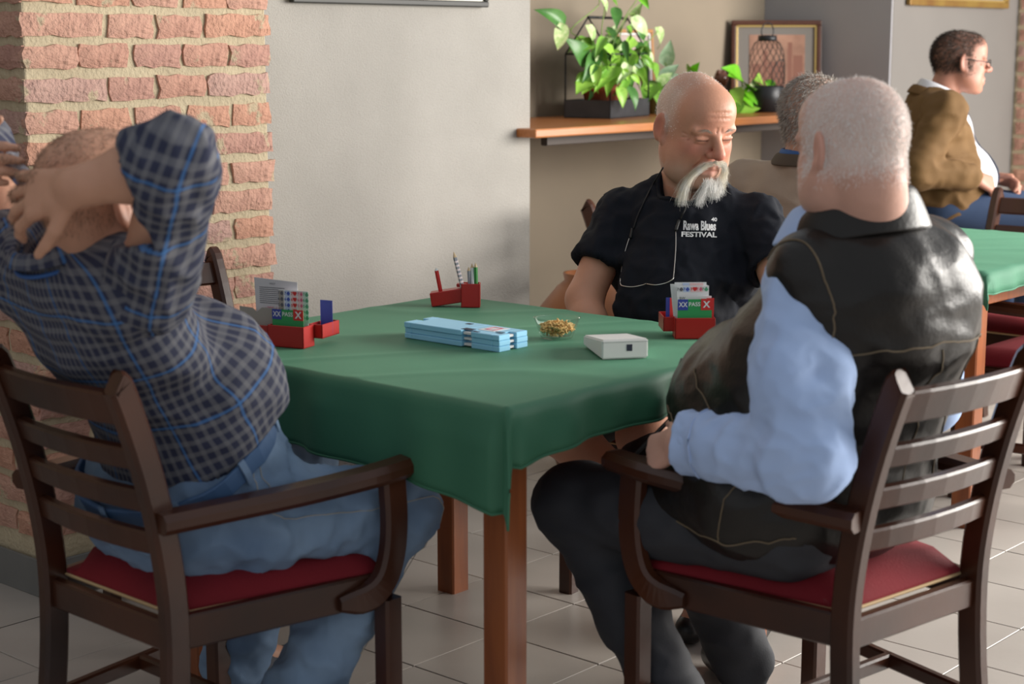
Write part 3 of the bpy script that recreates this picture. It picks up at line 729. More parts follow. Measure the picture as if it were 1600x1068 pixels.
p1 = empty('potted_vine', c0); setp(p1, 'tall trailing green vine in a terracotta pot inside the wire house planter', 'plant')
pot('pot', (0, 0, 0), .06, .082, .13, M_terra, p1); lathe('soil', [(0, .117), (.074, .115)], M_soil, p1)
for (bu, bv, tu, tv, k, y) in ((878, 38, 846, 12, 2, 4.18), (876, 42, 879, 84, 3, 4.16), (918, 45, 934, 78, 3, 4.20), (915, 94, 899, 62, 2, 4.22), (941, 3, 952, 28, 3, 4.25), (962, 14, 966, 38, 2, 4.25), (990, 26, 1002, 6, 3, 4.25),
                               (991, 31, 1020, 54, 3, 4.22), (1000, 44, 1012, 66, 2, 4.3), (1026, 48, 1037, 78, 3, 4.3), (1000, -8, 1014, 12, 5, 4.2), (952, 44, 966, 62, 2, 4.3), (984, 50, 996, 30, 3, 4.3), (960, 2, 974, 16, 0, 4.3),
                               (938, 118, 904, 126, 0, 4.2), (985, 110, 1012, 130, 3, 4.22), (990, 95, 1016, 108, 4, 4.25), (960, 108, 948, 140, 1, 4.18), (975, 110, 985, 128, 1, 4.18), (930, 105, 932, 138, 1, 4.18), (995, 70, 1014, 100, 2, 4.3), (968, 138, 976, 168, 1, 4.17), (985, 138, 1000, 166, 2, 4.16)):
    leaf(p1, on_plane(bu, bv, y), on_plane(tu, tv, y - random.uniform(-.02, .06)), random.uniform(-.5, .5), k)
for i in range(110):
    u = random.gauss(962, 26); v_ = random.gauss(92, 22); u = min(max(u, 912), 1012); v_ = min(max(v_, 44), 120); y = random.uniform(4.18, 4.38); a = random.uniform(.2, 2.9); l_ = random.uniform(18, 36)
    leaf(p1, on_plane(u, v_, y), on_plane(u + l_ * math.cos(a) * .8, v_ + l_ * math.sin(a), y - random.uniform(-.03, .06)), random.uniform(-.8, .8), random.choice((0, 0, 1, 1, 3, 2, 1)), w=random.uniform(.6, 1))
st = []
for ch in ([(945, 135), (925, 90), (905, 60), (893, 45), (935, 8), (930, -10)], [(950, 135), (955, 80), (975, 30), (995, 0)], [(955, 135), (965, 70), (980, 25), (992, 22)], [(950, 130), (940, 60), (945, 10)], [(893, 45), (880, 44), (876, 42)], [(960, 130), (1000, 80), (1028, 48)], [(940, 120), (915, 95)], [(955, 130), (990, 115), (1000, 140)]):
    st.append(bez([on_plane(a, b_, 4.27 - .05 * (i / len(ch))) - c0 for i, (a, b_) in enumerate(ch)], 5))
tubes('stem', st, .0022, M_stem, p1, 5)
c0 = on_plane(1024, 170, 4.36); c0.z = STZ
p2 = empty('potted_plant', c0); setp(p2, 'plant with pale silvery leaves in a mossy pot beside the wire planter', 'plant')
pot('pot', (0, 0, 0), .04, .055, .10, mat('mossy_clay', (.16, .13, .04), .8, (.10, .12, .03), 12, 1), p2); lathe('soil', [(0, .088), (.05, .087)], M_soil, p2)
for (bu, bv, tu, tv, k) in ((1040, 98, 1048, 64, 4), (1036, 122, 1060, 98, 4), (1030, 130, 1052, 112, 3), (1010, 138, 1034, 142, 1), (1020, 130, 1008, 158, 0), (1030, 138, 1036, 172, 0), (1050, 120, 1070, 128, 4), (1026, 120, 1020, 96, 0), (1082, 112, 1092, 98, 5), (1075, 112, 1078, 98, 5)):
    leaf(p2, on_plane(bu, bv, 4.30), on_plane(tu, tv, 4.26), random.uniform(-.4, .4), k, 0)
tubes('stem', [bez([Vector((0, 0, .08)), on_plane(a, b_, 4.31) - c0 - Vector((0, 0, .03)), on_plane(a, b_, 4.30) - c0], 5) for a, b_ in ((1040, 98), (1036, 122), (1082, 112), (1010, 138), (1020, 130))], .0025, M_stem, p2, 5)
c0 = on_plane(1178, 170, 4.22); c0.z = STZ
p3 = empty('potted_creeper', c0); setp(p3, 'low creeper with vivid green leaves in front of the framed picture', 'plant')
lathe('bowl_pot', [(0, 0), (.05, 0), (.085, .035), (.088, .045), (.082, .045), (.07, .035), (0, .035)], M_terra, p3)
for (bu, bv, tu, tv, k) in ((1160, 128, 1150, 98, 5), (1165, 132, 1146, 110, 5), (1178, 132, 1192, 152, 1), (1168, 140, 1185, 162, 5), (1200, 128, 1214, 146, 5), (1195, 135, 1186, 120, 1), (1150, 140, 1158, 162, 1), (1160, 150, 1180, 166, 5), (1185, 150, 1205, 165, 0), (1172, 158, 1150, 170, 1), (1180, 160, 1205, 174, 1), (1165, 166, 1190, 178, 1), (1190, 160, 1170, 178, 3), (1150, 160, 1146, 178, 0), (1200, 150, 1196, 172, 3), (1190, 142, 1178, 128, 3)):
    leaf(p3, on_plane(bu, bv, 4.16), on_plane(tu, tv, 4.10), random.uniform(-.4, .4), k)
tubes('stem', [bez([Vector((0, 0, .03)), on_plane(a, b_ + 12, 4.17) - c0, on_plane(a, b_, 4.16) - c0], 5) for a, b_ in ((1160, 128), (1178, 132), (1200, 128), (1150, 140), (1185, 150))], .0025, M_stem, p3, 5)

# ---- pictures
M_fr = mat('brown_frame', (.10, .035, .018), .4, (.06, .02, .012), 10, 1); M_gold = mat('gold_slip', (.62, .45, .16), .35, metal=.6); M_mount = mat('grey_mount', (.20, .185, .17), .85)
M_print = mat('sepia_print', (.42, .24, .17), .8, (.26, .14, .10), 14, 1)
def frame(name, w_, h, fr, par_loc, rz, lean, label, m_fr, m_slip, m_in, glass=True, inner=None, cat='picture'):
    e = empty(name, par_loc, rz); e.rotation_euler = (lean, 0, rz); setp(e, label, cat)
    for a in ((0, 0, w_, fr), (0, h - fr, w_, h), (0, fr, fr, h - fr), (w_ - fr, fr, w_, h - fr)): box('frame_bar', (a[0], -.022, a[1]), (a[2], 0, a[3]), m_fr, e, bev=.004)
    s = .008
    for a in ((fr, fr, w_ - fr, fr + s), (fr, h - fr - s, w_ - fr, h - fr), (fr, fr, fr + s, h - fr), (w_ - fr - s, fr, w_ - fr, h - fr)): box('slip', (a[0], -.016, a[1]), (a[2], -.004, a[3]), m_slip, e, bev=.001)
    box('mount', (fr, -.006, fr), (w_ - fr, -.002, h - fr), m_in, e, bev=0)
    if inner: box('print', (inner[0], -.0075, inner[1]), (inner[2], -.006, inner[3]), M_print, e, bev=0)
    return e
f1 = frame('framed_picture', .42, .40, .022, (6.62, 4.49, STZ + .004), math.atan2(-.75, .66), math.radians(-6), 'brown-framed sepia picture with gold slip leaning in the corner on the shelf', M_fr, M_gold, M_mount, inner=(.085, .06, .345, .335))
V = []; F = []
for (x0, x1, z1) in ((.10, .14, .20), (.15, .17, .26), (.175, .25, .21), (.265, .285, .30), (.29, .335, .24)):
    n = len(V); V += [(x0, -.0078, .07), (x1, -.0078, .07), (x1, -.0078, z1), (x0, -.0078, z1)]; F.append((n, n + 1, n + 2, n + 3))
link('building_silhouette', mesh('building_silhouette', V, F), mat('sepia_dark', (.24, .11, .08), .8), f1)
q0 = on_plane(992, 150, 4.47); q1 = on_plane(1029, 150, 4.47); qt = on_plane(1029, 47, 4.47)
frame('framed_print', .26, qt.z - STZ, .016, (q1.x - .26, 4.50, STZ + .003), 0, math.radians(-4), 'small light-wood framed print half hidden behind the tall vine', mat('light_wood', (.42, .20, .07), .5), M_card, mat('pale_print', (.50, .42, .38), .8, (.42, .30, .28), 5, 1))
z0 = on_plane(600, 8, WY).z; a = on_plane(449, 6, WY).x; b_ = on_plane(755, 11, WY).x
frame('wall_picture', b_ - a, .62, .02, (a, WY - .006, z0), 0, 0, 'white-edged framed picture hanging on the plaster wall, only its bottom showing', mat('thin_black_edge', (.02, .02, .018), .5), mat('white_frame', (.80, .78, .70), .5), mat('cream_mount', (.62, .60, .45), .8))
z0 = on_plane(1490, 11, WY - .11).z; a = on_plane(1414, 10, WY - .11).x; b_ = on_plane(1569, 10, WY - .11).x
frame('wall_picture', b_ - a, .6, .03, (a, WY - .116, z0), 0, 0, 'gilt-framed picture on the wall above the person in the brown blazer', mat('dull_gilt', (.30, .20, .05), .45, (.20, .10, .03), 8, 1, metal=.4), M_gold, M_mount)

# ---- wire lantern in front of the picture
lc = Vector((6.35, 4.12, 0)); ln = empty('wire_lantern', (lc.x, lc.y, STZ)); setp(ln, 'dark wire mesh lantern with ring handle in front of the framed picture', 'lantern')
h0 = on_plane(1202, 62, 4.12).z - STZ; rr = .078
lathe('base', [(0, 0), (rr, 0), (rr, .11), (rr - .004, .114), (0, .114)], M_black, ln, 24)
prof = [(rr, .11), (rr, h0 - .085), (rr * .93, h0 - .05), (rr * .72, h0 - .015), (rr * .5, h0)]
paths = []
for i in range(16):
    for s in (1, -1):
        P = []
        for k in range(14):
            t = k / 13; z = .11 + t * (h0 - .11); r_ = float(np.interp(z, [p[1] for p in prof], [p[0] for p in prof])); an = 2 * math.pi * i / 16 + s * t * 1.6; P.append((r_ * math.cos(an), r_ * math.sin(an), z))
        paths.append(P)
tubes('wire_mesh', paths, .0011, M_black, ln, 4)
lathe('cap', [(0, h0 + .02), (rr * .52, h0 + .018), (rr * .54, h0 - .004), (rr * .48, h0 - .006)], M_black, ln, 24)
tubes('ring_handle', [[(.048 * math.cos(t), 0, h0 + .035 + .038 * math.sin(t)) for t in np.linspace(-.5, math.pi + .5, 20)]], .003, M_black, ln)
tubes('door_arch', [[(-.05, -.062, .12), (-.05, -.062, .18), (-.035, -.07, .215), (0, -.08, .23), (.035, -.07, .215), (.05, -.062, .18), (.05, -.062, .12)]], .0022, M_black, ln)
# ---- small glazed figure, floor vase
fc = on_plane(1126, 140, 4.30); fg = empty('figurine', (fc.x, fc.y, STZ)); setp(fg, 'small glossy brown figurine standing between the plants', 'figurine')
hf = on_plane(1126, 110, 4.30).z - STZ; M_gl = mat('brown_glaze', (.12, .045, .03), .15, (.2, .09, .06), 10, 1)
lathe('body', [(0, 0), (.035, 0), (.045, .02), (.03, hf * .5), (.02, hf * .62), (0, hf * .64)], M_gl, fg); lathe('head', [(0, hf * .58), (.022, hf * .63), (.034, hf * .78), (.026, hf * .93), (0, hf)], M_gl, fg)
for s in (-1, 1): lathe('ear', [(0, 0), (.012, .004), (.010, .02), (0, .026)], M_gl, fg, 10, (s * .02, 0, hf * .88))
vs = empty('floor_vase', (4.25, 3.43, 0)); setp(vs, 'rounded orange-brown floor vase behind the arm of the person in black', 'vase')
lathe('vase_body', [(0, 0), (.09, 0), (.13, .10), (.175, .30), (.185, .42), (.165, .54), (.10, .62), (.075, .64), (.08, .665), (.07, .665), (.065, .63), (0, .6)], mat('orange_brown_glaze', (.30, .10, .025), .35, (.20, .065, .02), 5, 1), vs, 36)
# ================================================================== PEOPLE
def skin_mat(name, **k):
    return mat(name, (.5, .3, .2), .48, None, attr='col', bump=.35, bscale=150, spec=.45, sss=.06, bdist=.0015, **k)
M_skin = skin_mat('skin')
class Frame:
    """local (forward, left, up) -> world"""
    def __init__(s, c, fwd, up=(0, 0, 1), sc=1):
        f = Vector(fwd).normalized(); u = Vector(up); l = u.cross(f).normalized(); u = f.cross(l)
        s.c = Vector(c); s.f = f; s.l = l; s.u = u; s.sc = sc; s.R = np.array([[f[i], l[i], u[i]] for i in range(3)])
    def __call__(s, f, l, u): return s.c + (s.f * f + s.l * l + s.u * u) * s.sc
    def loc(s, v): return (np.asarray(v) - np.array(s.c)) @ s.R / s.sc
def head(F, h, jowl=0, nose=1.0, hi=True, lids=.0, ears=True):
    S = h.sc
    E_ = lambda c, r, k=.02, sub=False, R=None: F.ell(h(*c), [x * S for x in r], h.R if R is None else R, k * S, sub)
    C_ = lambda a, b, ra, rb=None, k=.02, sub=False: F.cone(h(*a), h(*b), ra * S, (ra if rb is None else rb) * S, k * S, sub)
    E_((-.014, 0, .028), (.098, .077, .090)); E_((.022, 0, -.015), (.072, .066, .095), .03)
    E_((.045, 0, .055), (.052, .060, .048), .03)                       # forehead
    for s in (1, -1):
        C_((.005, s * .056, -.05), (.058, s * .026, -.102), .020 + jowl * .5, .018 + jowl * .3, .03)
        E_((.056, s * .040, -.032), (.026, .024, .026), .025)          # cheek
        if jowl: E_((.03, s * .05, -.075), (.032 + jowl, .022 + jowl, .03 + jowl), .03)
    E_((.075, 0, -.104), (.020, .024, .017), .022)                      # chin
    E_((.074, 0, -.068), (.024, .032, .024), .02)                       # muzzle
    if hi:
        for s in (1, -1):
            E_((.100, s * .033, .002), (.019, .021, .015), .012, True) # sockets
            C_((.086, s * .014, .018), (.078, s * .050, .020), .0105, .0085, .010)   # brow
            E_((.0765, s * .032, .0000), (.0140, .0150, .0120), .004)   # eye ball with closed lid
            C_((.0895, s * .020, .0035), (.0855, s * .046, .003), .0042, .0036, .004)   # upper lid
            C_((.0885, s * .021, -.0055), (.0840, s * .045, -.005), .0030, .0026, .005)
            C_((.080, s * .024, -.017), (.070, s * .048, -.012), .0050, .004, .008)     # bag
        C_((.090, 0, .014), (.117, 0, -.024), .0085, .0120 * nose, .010); E_((.115, 0, -.027), (.0135, .0125 * nose, .011), None or .006)
        for s in (1, -1): E_((.102, s * .0135, -.031), (.0115, .0085 * nose, .0085), .005); E_((.107, s * .007, -.0405), (.006, .0035, .004), .003, True)
        for s in (1, -1): C_((.094, s * .018, -.040), (.080, s * .034, -.066), .0025, .003, .006, True)   # cheek fold
        C_((.093, -.022, -.0640), (.098, 0, -.0625), .005, .006, .005); C_((.098, 0, -.0625), (.093, .022, -.0640), .006, .005, .005)
        C_((.090, -.021, -.0770), (.0955, 0, -.0785), .0055, .0075, .006); C_((.0955, 0, -.0785), (.090, .021, -.0770), .0075, .0055, .006)
        C_((.103, -.016, -.0705), (.105, 0, -.0700), .0018, .002, .003, True); C_((.105, 0, -.0700), (.103, .016, -.0705), .002, .0018, .003, True)
        for u in (.040, .052, .064): C_((.0995 - (u - .04) * .25, -.032, u), (.1035 - (u - .04) * .25, 0, u + .002), .0026, .003, .003, True); C_((.1035 - (u - .04) * .25, 0, u + .002), (.0995 - (u - .04) * .25, .032, u), .003, .0026, .003, True)
        for s in (1, -1):
            C_((.098, s * .005, .020), (.099, s * .006, .030), .0016, .0016, .003, True)
            for q in (-.014, -.004, .006): C_((.072, s * .054, .000 + q * .3), (.052, s * .063, q), .0014, .0012, .003, True)
    if ears:
        for s in (1, -1):
            a = .30; ef = h.f * math.cos(a) - h.l * s * math.sin(a); el = h.l * s * math.cos(a) + h.f * math.sin(a); 
            Rm = np.array([[ef[i], el[i], h.u[i]] for i in range(3)])
            c = h(-.012, s * .0835, -.004); F.ell(c, [.0185 * S, .0085 * S, .034 * S], Rm, .006 * S)
            F.ell(h(.002, s * .0790, -.030), [.009 * S, .0075 * S, .012 * S], None, .006 * S)
            F.ell(c + el * .008 * S + ef * .002 * S + h.u * .003 * S, [.0105 * S, .0055 * S, .021 * S], Rm, .004 * S, True)
def skin_paint(me, v, base, h=None, seed=0, red=(.55, .16, .12), stub=None, amt=.55, tone=(.60, .52, .45)):
    n = fbm(v, 18, seed) * .5 + fbm(v, 60, seed + 3, 1) * .3
    col = np.array(base)[None, :] * (1 + .12 * n)[:, None]
    if h is not None:
        q = h.loc(v); f, l, u = q.T; red = np.array(red)
        def add(c, r, a):
            w_ = np.exp(-(((f - c[0]) / r[0]) ** 2 + ((np.abs(l) - c[1]) / r[1]) ** 2 + ((u - c[2]) / r[2]) ** 2))[:, None] * a
            return w_
        for c, r, a in (((.115, 0, -.033), (.03, .02, .02), amt), ((.06, .045, -.025), (.04, .022, .02), amt * .8), ((-.012, .088, 0), (.03, .016, .04), amt * .6), ((.095, 0, -.071), (.02, .022, .012), amt * .7), ((.09, .02, .03), (.03, .03, .03), amt * .25)):
            w_ = np.clip(add(c, r, a), 0, 1); col = col * (1 - w_) + red * w_
        sl = (np.exp(-((u + .0012) / .0022) ** 2) * sstep(np.abs(l), .016, .021) * (1 - sstep(np.abs(l), .043, .048)) * (f > .07))[:, None] * .85; col = col * (1 - sl) + np.array((.06, .03, .025)) * sl
        if stub is not None:
            w_ = stub(f, l, u)[:, None]; tone = np.array(tone); col = col * (1 - w_) + tone * w_ * (1 + .2 * n[:, None])
    paint(me, np.clip(col, 0, 1))
def hand(F, wrist, d, n, side, curl=(.5, .6, .4), spread=.0, thumb=(.6, .7, .35), s=1.0, k=.008):
    """palm and five fingers; d = wrist to knuckles, n = palm normal, side = +1: thumb on d x n side"""
    w_ = Vector(wrist); d = Vector(d).normalized(); n = Vector(n); n = (n - d * n.dot(d)).normalized(); t = d.cross(n) * side
    offs = (.030, .010, -.010, -.028); ln = (.94, 1.05, 1.0, .80); tips = []
    F.cone(w_ - d * .02, w_ + d * .012, .026 * s, .024 * s, .015)
    for i in range(4):
        kn = w_ + (d * (.088 - .004 * abs(i - 1)) + t * offs[i]) * s
        F.cone(w_ + t * offs[i] * .55 * s + d * .01, kn, .0150 * s, .0120 * s, .012)
        p = kn; a = 0
        dd = (d + t * spread * (1.5 - i) * .3).normalized(); cu = curl[i] if hasattr(curl[0], '__len__') else curl
        for L_, r0, r1, da in ((.044, .0102, .0090, cu[0]), (.027, .0090, .0082, cu[1]), (.022, .0082, .0066, cu[2])):
            a += da; e = dd * math.cos(a) + n * math.sin(a); q = p + e * L_ * ln[i] * s; F.cone(p, q, r0 * s, r1 * s, .004); p = q
        tips.append(p)
    b = w_ + (d * .022 + t * .022 + n * .004) * s; e = (d * thumb[0] + t * thumb[1] + n * thumb[2]).normalized()
    q = b + e * .042 * s; F.cone(b, q, .0150 * s, .0115 * s, k); e2 = (e + d * .45 + n * .15).normalized(); q2 = q + e2 * .032 * s; F.cone(q, q2, .0112 * s, .0095 * s, .004); F.cone(q2, q2 + (e2 + d * .2).normalized() * .022 * s, .0095 * s, .0075 * s, .004)
    F.ell(w_ + (d * .035 + t * .016 + n * .010) * s, [.026 * s, .018 * s, .018 * s], None, .012)
    return tips
def blades(name, P, D, L_, wd, m, parent, curve=None, nseg=2, taper=.2):
    """one hair mesh: thin two-sided ribbons from points P along directions D (n,3)"""
    n = len(P); P = np.asarray(P); D = np.asarray(D); L_ = np.broadcast_to(L_, (n,)); side = np.cross(D, rng.normal(size=(n, 3))); side /= np.linalg.norm(side, axis=1)[:, None] + 1e-9
    V = np.zeros((n, nseg + 1, 2, 3)); 
    for k in range(nseg + 1):
        t = k / nseg; c = P + D * (L_ * t)[:, None]
        if curve is not None: c = c + curve * (L_ * t * t)[:, None]
        w_ = wd * (1 - (1 - taper) * t); V[:, k, 0] = c - side * w_ / 2; V[:, k, 1] = c + side * w_ / 2
    base = (np.arange(n) * (nseg + 1) * 2)[:, None]; F = []
    for k in range(nseg): F.append(base + np.array([[2 * k, 2 * k + 1, 2 * k + 3, 2 * k + 2]]))
    return link(name, np_mesh(name, V.reshape(-1, 3), np.concatenate(F)), m, parent, True)
def hair_on(name, v, Fc, h, mask, n, length, comb, wd, m, parent, lift=.6, jit=.35):
    N = vnormals(v, Fc); q = h.loc(v); p = np.clip(mask(q[:, 0], q[:, 1], q[:, 2]), 0, 1) * (np.abs(q).max(1) < .16); p = p / p.sum()
    i = rng.choice(len(v), n, p=p); cw = np.array(h.R) @ np.array(comb); D = N[i] * lift + cw[None, :] * 1.0 + rng.normal(size=(n, 3)) * jit
    D = D - N[i] * np.minimum(0, (D * N[i]).sum(1) - .15)[:, None]; D /= np.linalg.norm(D, axis=1)[:, None]
    return blades(name, v[i] + rng.normal(size=(n, 3)) * .0015 - N[i] * .001, D, length * rng.uniform(.6, 1.25, n), wd, m, parent, curve=-N[i] * .25)
def shoe(name, heel, toe, m, parent, w_=.045, h=.075):
    a = Vector(heel); b = Vector(toe); lo = np.minimum(a, b) - .12; hi = np.maximum(a, b) + .14; F = Field(lo, hi, .008)
    F.cone(a + Vector((0, 0, .05)), b + Vector((0, 0, .036)), .042, .036, .02); F.cone(a + Vector((0, 0, .08)), a.lerp(b, .3) + Vector((0, 0, .07)), .040, .036, .03); F.cut((0, 0, .004), (0, 0, -1))
    return skin_obj(name, F, m, parent)[0]
def seam(name, v, Fc, pts, m, parent, r=.0016, off=.0008, n=10):
    T = bvh_of(v, Fc); P = []
    for p in bez(pts, n):
        q = T.find_nearest(p); P.append(q[0] + q[1] * off)
    return tubes(name, [P], r, m, parent, 5)
M_shoe = mat('black_shoe', (.012, .012, .013), .3)

# ------------------------------------------------------------------ person in the black t-shirt
def person_tshirt():
    W = Frame((3.47, 2.48, 0), (-.92, -.39, 0)); h = Frame((3.462, 2.455, 1.200), (-.37 * .95, -.93 * .95, -.30), sc=1.10)
    F = Field((2.75, 1.95, -.01), (3.85, 2.90, 1.37), .0095, [((3.30, 2.28, 1.03), (3.62, 2.63, 1.36), .0032), ((3.05, 2.40, .58), (3.2, 2.6, .72), .007)])
    F.ell(W(-.03, 0, .88), (.11, .14, .14), W.R, .03); F.ell(W(.03, 0, .72), (.14, .15, .17), W.R, .05); F.ell(W(0, 0, .56), (.13, .17, .10), W.R, .05)
    F.cone(W(-.025, .13, .95), W(-.025, -.13, .95), .04, .04, .04); F.cone(W(-.03, 0, .97), h(-.03, 0, -.04), .064, .062, .03)
    head(F, h, jowl=.006, nose=1.15)
    sR, eR, wR = W(-.02, -.180, .965), Vector((3.268, 2.647, .765)), Vector((3.165, 2.52, .635)); sL, eL, wL = W(-.02, .180, .965), Vector((3.42, 2.135, .78)), Vector((3.24, 2.20, .68))
    for s, e, w_ in ((sR, eR, wR), (sL, eL, wL)):
        F.cone(s, e, .052, .046, .03); F.cone(e, e.lerp(w_, .35), .046, .045, .02); F.cone(e.lerp(w_, .35), w_, .045, .029, .02)
    hand(F, wR, (-.7, -.5, -.35), (-.1, .1, -1), 1); hand(F, wL, (-.8, .2, -.3), (0, 0, -1), -1)
    for hp, kn, an, toe in ((W(.02, -.1, .55), Vector((2.985, 2.50, .515)), Vector((3.27, 2.25, .10)), Vector((3.13, 2.20, .03))), (W(.02, .1, .55), Vector((3.01, 2.25, .52)), Vector((3.31, 2.12, .10)), Vector((3.17, 2.07, .03)))):
        F.cone(hp, kn, .088, .066, .04); F.ell(kn, (.066, .066, .066), None, .02); F.cone(kn, kn.lerp(an, .35), .060, .060, .03); F.cone(kn.lerp(an, .35), an, .060, .036, .02); F.cone(an, toe + Vector((0, 0, .02)), .036, .03, .02)
    o, v, Fc = skin_obj('person', F, M_skin)
    def stub(f, l, u):
        side = sstep(-f, -.045, .0) * sstep(u, -.025, .02) * (1 - sstep(u, .075, .105) * .6) ; jaw = sstep(-u, .05, .08) * sstep(f, -.02, .02) * .22
        return np.clip(side * .62 + jaw, 0, 1) * (u > -.14) * (np.abs(l) < .082)
    skin_paint(o.data, v, (.57, .285, .185), h, 1, stub=stub, red=(.56, .13, .10), amt=.8)
    setp(o, 'person in a black printed t-shirt sitting behind the table, head bent to the side', 'person')
    # t-shirt
    S = Field((2.95, 2.0, .50), (3.90, 2.95, 1.13), .0068)
    S.ell(W(-.025, 0, .90), (.135, .185, .155), W.R, .03); S.ell(W(.04, 0, .74), (.19, .20, .20), W.R, .07); S.ell(W(0, 0, .57), (.17, .21, .10), W.R, .06)
    S.cone(W(-.025, .160, .968), W(-.025, -.160, .968), .056, .056, .04); S.cone(W(-.035, .0, 1.035), W(-.025, .165, .972), .062, .046, .03); S.cone(W(-.035, .0, 1.035), W(-.025, -.165, .972), .062, .046, .03)
    for s, e in ((sR, eR), (sL, eL)):
        q = s.lerp(e, .68); S.cone(s, q, .061, .069, .03); d = (e - s).normalized(); lo = np.minimum(q, e) - .12; hi = np.maximum(q, e) + .12
        cutp = s.lerp(e, .60); S.cut(cutp, d, .004, np.array(cutp) - .10 + np.minimum(0, np.array(d) * .1), np.array(cutp) + .10 + np.maximum(0, np.array(d) * .1)); S.cone(s.lerp(e, .45), s.lerp(e, .72), .050, .060, .006, True)
    S.cone(W(.020, 0, 1.055), W(-.03, 0, 1.25), .062, .085, .008, True); S.cut((0, 0, .52), (0, 0, -1))
    ts, tv, tF = skin_obj('t_shirt', S, mat('black_cotton', (.0085, .010, .0155), .82, (.012, .014, .020), 5, 1, .25, 380, spec=.2, bdist=.002), o,
                wr=[dict(amp=.010, sc=(5, 5, 3.2), seed=4), dict(amp=.006, sc=(9, 9, 16), seed=8, ridged=True), dict(amp=.004, sc=(22, 22, 10), seed=12, ridged=True)])
    T = bvh_of(tv, tF)
    ring = []
    for a in np.linspace(0, 2 * math.pi, 40):
        q = T.find_nearest(W(.016 + .074 * math.cos(a), .070 * math.sin(a), 1.050 - .022 * math.cos(a) + .01)); ring.append(q[0] + Vector((0, 0, .001)))
    tubes('collar_rib', [ring], .006, MATS['black_cotton'], ts, 6)
    # print on the chest, wrapped on the cloth
    CAM = Vector((0, 0, 1.4))
    def wrap(name, s, size, u, v_, m, sx=1, bold=0, wdpx=None):
        me = text_mesh(s, size, bold=bold); xs = [p.co.x for p in me.vertices]; k = (wdpx / 620 / (max(xs) - min(xs))) if wdpx else sx
        bm = bmesh.new(); bm.from_mesh(me); bmesh.ops.triangulate(bm, faces=bm.faces[:]); bmesh.ops.subdivide_edges(bm, edges=[e for e in bm.edges if e.calc_length() > .008], cuts=1); bm.to_mesh(me); bm.free()
        c = on_plane(u, v_, 2.40); hit = T.ray_cast(CAM, (c - CAM).normalized())[0]; ax = Vector((.50, -.86, 0)).normalized(); dr = (c - CAM).normalized()
        for p in me.vertices:
            w_ = hit + ax * p.co.x * k + Vector((0, 0, 1)) * p.co.y; q = T.ray_cast(w_ - dr * .3, dr); p.co = (q[0] if q[0] else w_) - dr * .0022
        return link(name, me, m, ts)
    M_pr = mat('white_print', (.80, .80, .80), .8)
    wrap('print_line', 'Rawa Blues', .031, 1093, 353, M_pr, bold=.0012, wdpx=50); wrap('print_line', 'FESTIVAL', .017, 1092, 366.5, M_pr, bold=.0006, wdpx=54); wrap('print_number', '40', .0125, 1116, 343, M_pr, bold=.0004, wdpx=9)
    # shorts, shoes
    S = Field((2.9, 2.0, .40), (3.8, 2.9, .72), .0095)
    S.ell(W(0, 0, .57), (.165, .205, .11), W.R, .04)
    for hp, kn in ((W(.02, -.1, .55), Vector((2.985, 2.50, .515))), (W(.02, .1, .55), Vector((3.01, 2.25, .52)))): S.cone(hp, hp.lerp(kn, .62), .105, .098, .04)
    skin_obj('shorts', S, mat('black_shorts', (.012, .012, .014), .85), o, wr=[dict(amp=.005, sc=12, seed=3)])
    shoe('shoe', (3.27, 2.25, 0), (3.12, 2.20, 0), M_shoe, o); shoe('shoe', (3.31, 2.12, 0), (3.16, 2.06, 0), M_shoe, o)
    # moustache and beard: strands along guide curves in head space
    def strands(name, guides, n, wd, m, spread, nseg=7):
        P = []; Fq = []
        for (g, cnt, sp) in guides:
            G = bez([h(*q) for q in g], 5)
            idx = np.linspace(0, len(G) - 1, nseg + 1)
            gp = np.array([np.array(G[int(round(i))]) for i in idx])
            for _ in range(cnt):
                o0 = rng.normal(size=3) * sp * .8; o1 = rng.normal(size=3) * sp; t0 = rng.uniform(0, .35); t1 = rng.uniform(.7, 1.03); fr = rng.normal(size=3) * .006 * spread
                sd = rng.normal(size=3); sd /= np.linalg.norm(sd); b0 = len(P)
                for k in range(nseg + 1):
                    t = t0 + (t1 - t0) * k / nseg; x = t * nseg; i = min(nseg - 1, int(x)); c = gp[i] + (gp[i + 1] - gp[i]) * (x - i); tt = k / nseg
                    c = c + o0 * (1 - tt) * .75 + o1 * (.75 + .35 * math.sin(math.pi * t)) * tt + fr * tt * tt + sd * .0015 * math.sin(9 * tt + o0[0] * 900)
                    w_ = wd * (1 - .7 * tt); P.append(c - np.cross(sd, [.3, .5, .8]) * w_ / 2); P.append(c + np.cross(sd, [.3, .5, .8]) * w_ / 2)
                for k in range(nseg): Fq.append((b0 + 2 * k, b0 + 2 * k + 1, b0 + 2 * k + 3, b0 + 2 * k + 2))
        return link(name, np_mesh(name, np.array(P), np.array(Fq)), m, o, True)
    M_wh = mat('white_beard', (.97, .96, .94), .8, (.90, .88, .84), 60, 1); M_ye = mat('yellowed_moustache', (.93, .86, .70), .8, (.95, .93, .88), 40, 1)
    strands('moustache', [([(.113, -.004, -.046), (.108, -.024, -.052), (.092, -.042, -.078), (.082, -.050, -.105), (.078, -.050, -.140), (.080, -.046, -.158)], 420, .0070), ([(.114, .004, -.046), (.110, .022, -.050), (.098, .036, -.072), (.092, .040, -.095), (.088, .042, -.12)], 380, .0060), ([(.114, -.010, -.045), (.117, 0, -.044), (.114, .012, -.047)], 160, .0045)], 0, .0011, M_ye, 1.3)
    strands('moustache_tail', [([(.090, -.044, -.082), (.083, -.051, -.110), (.078, -.050, -.14), (.082, -.044, -.166)], 380, .0055)], 0, .0012, M_wh, .8)
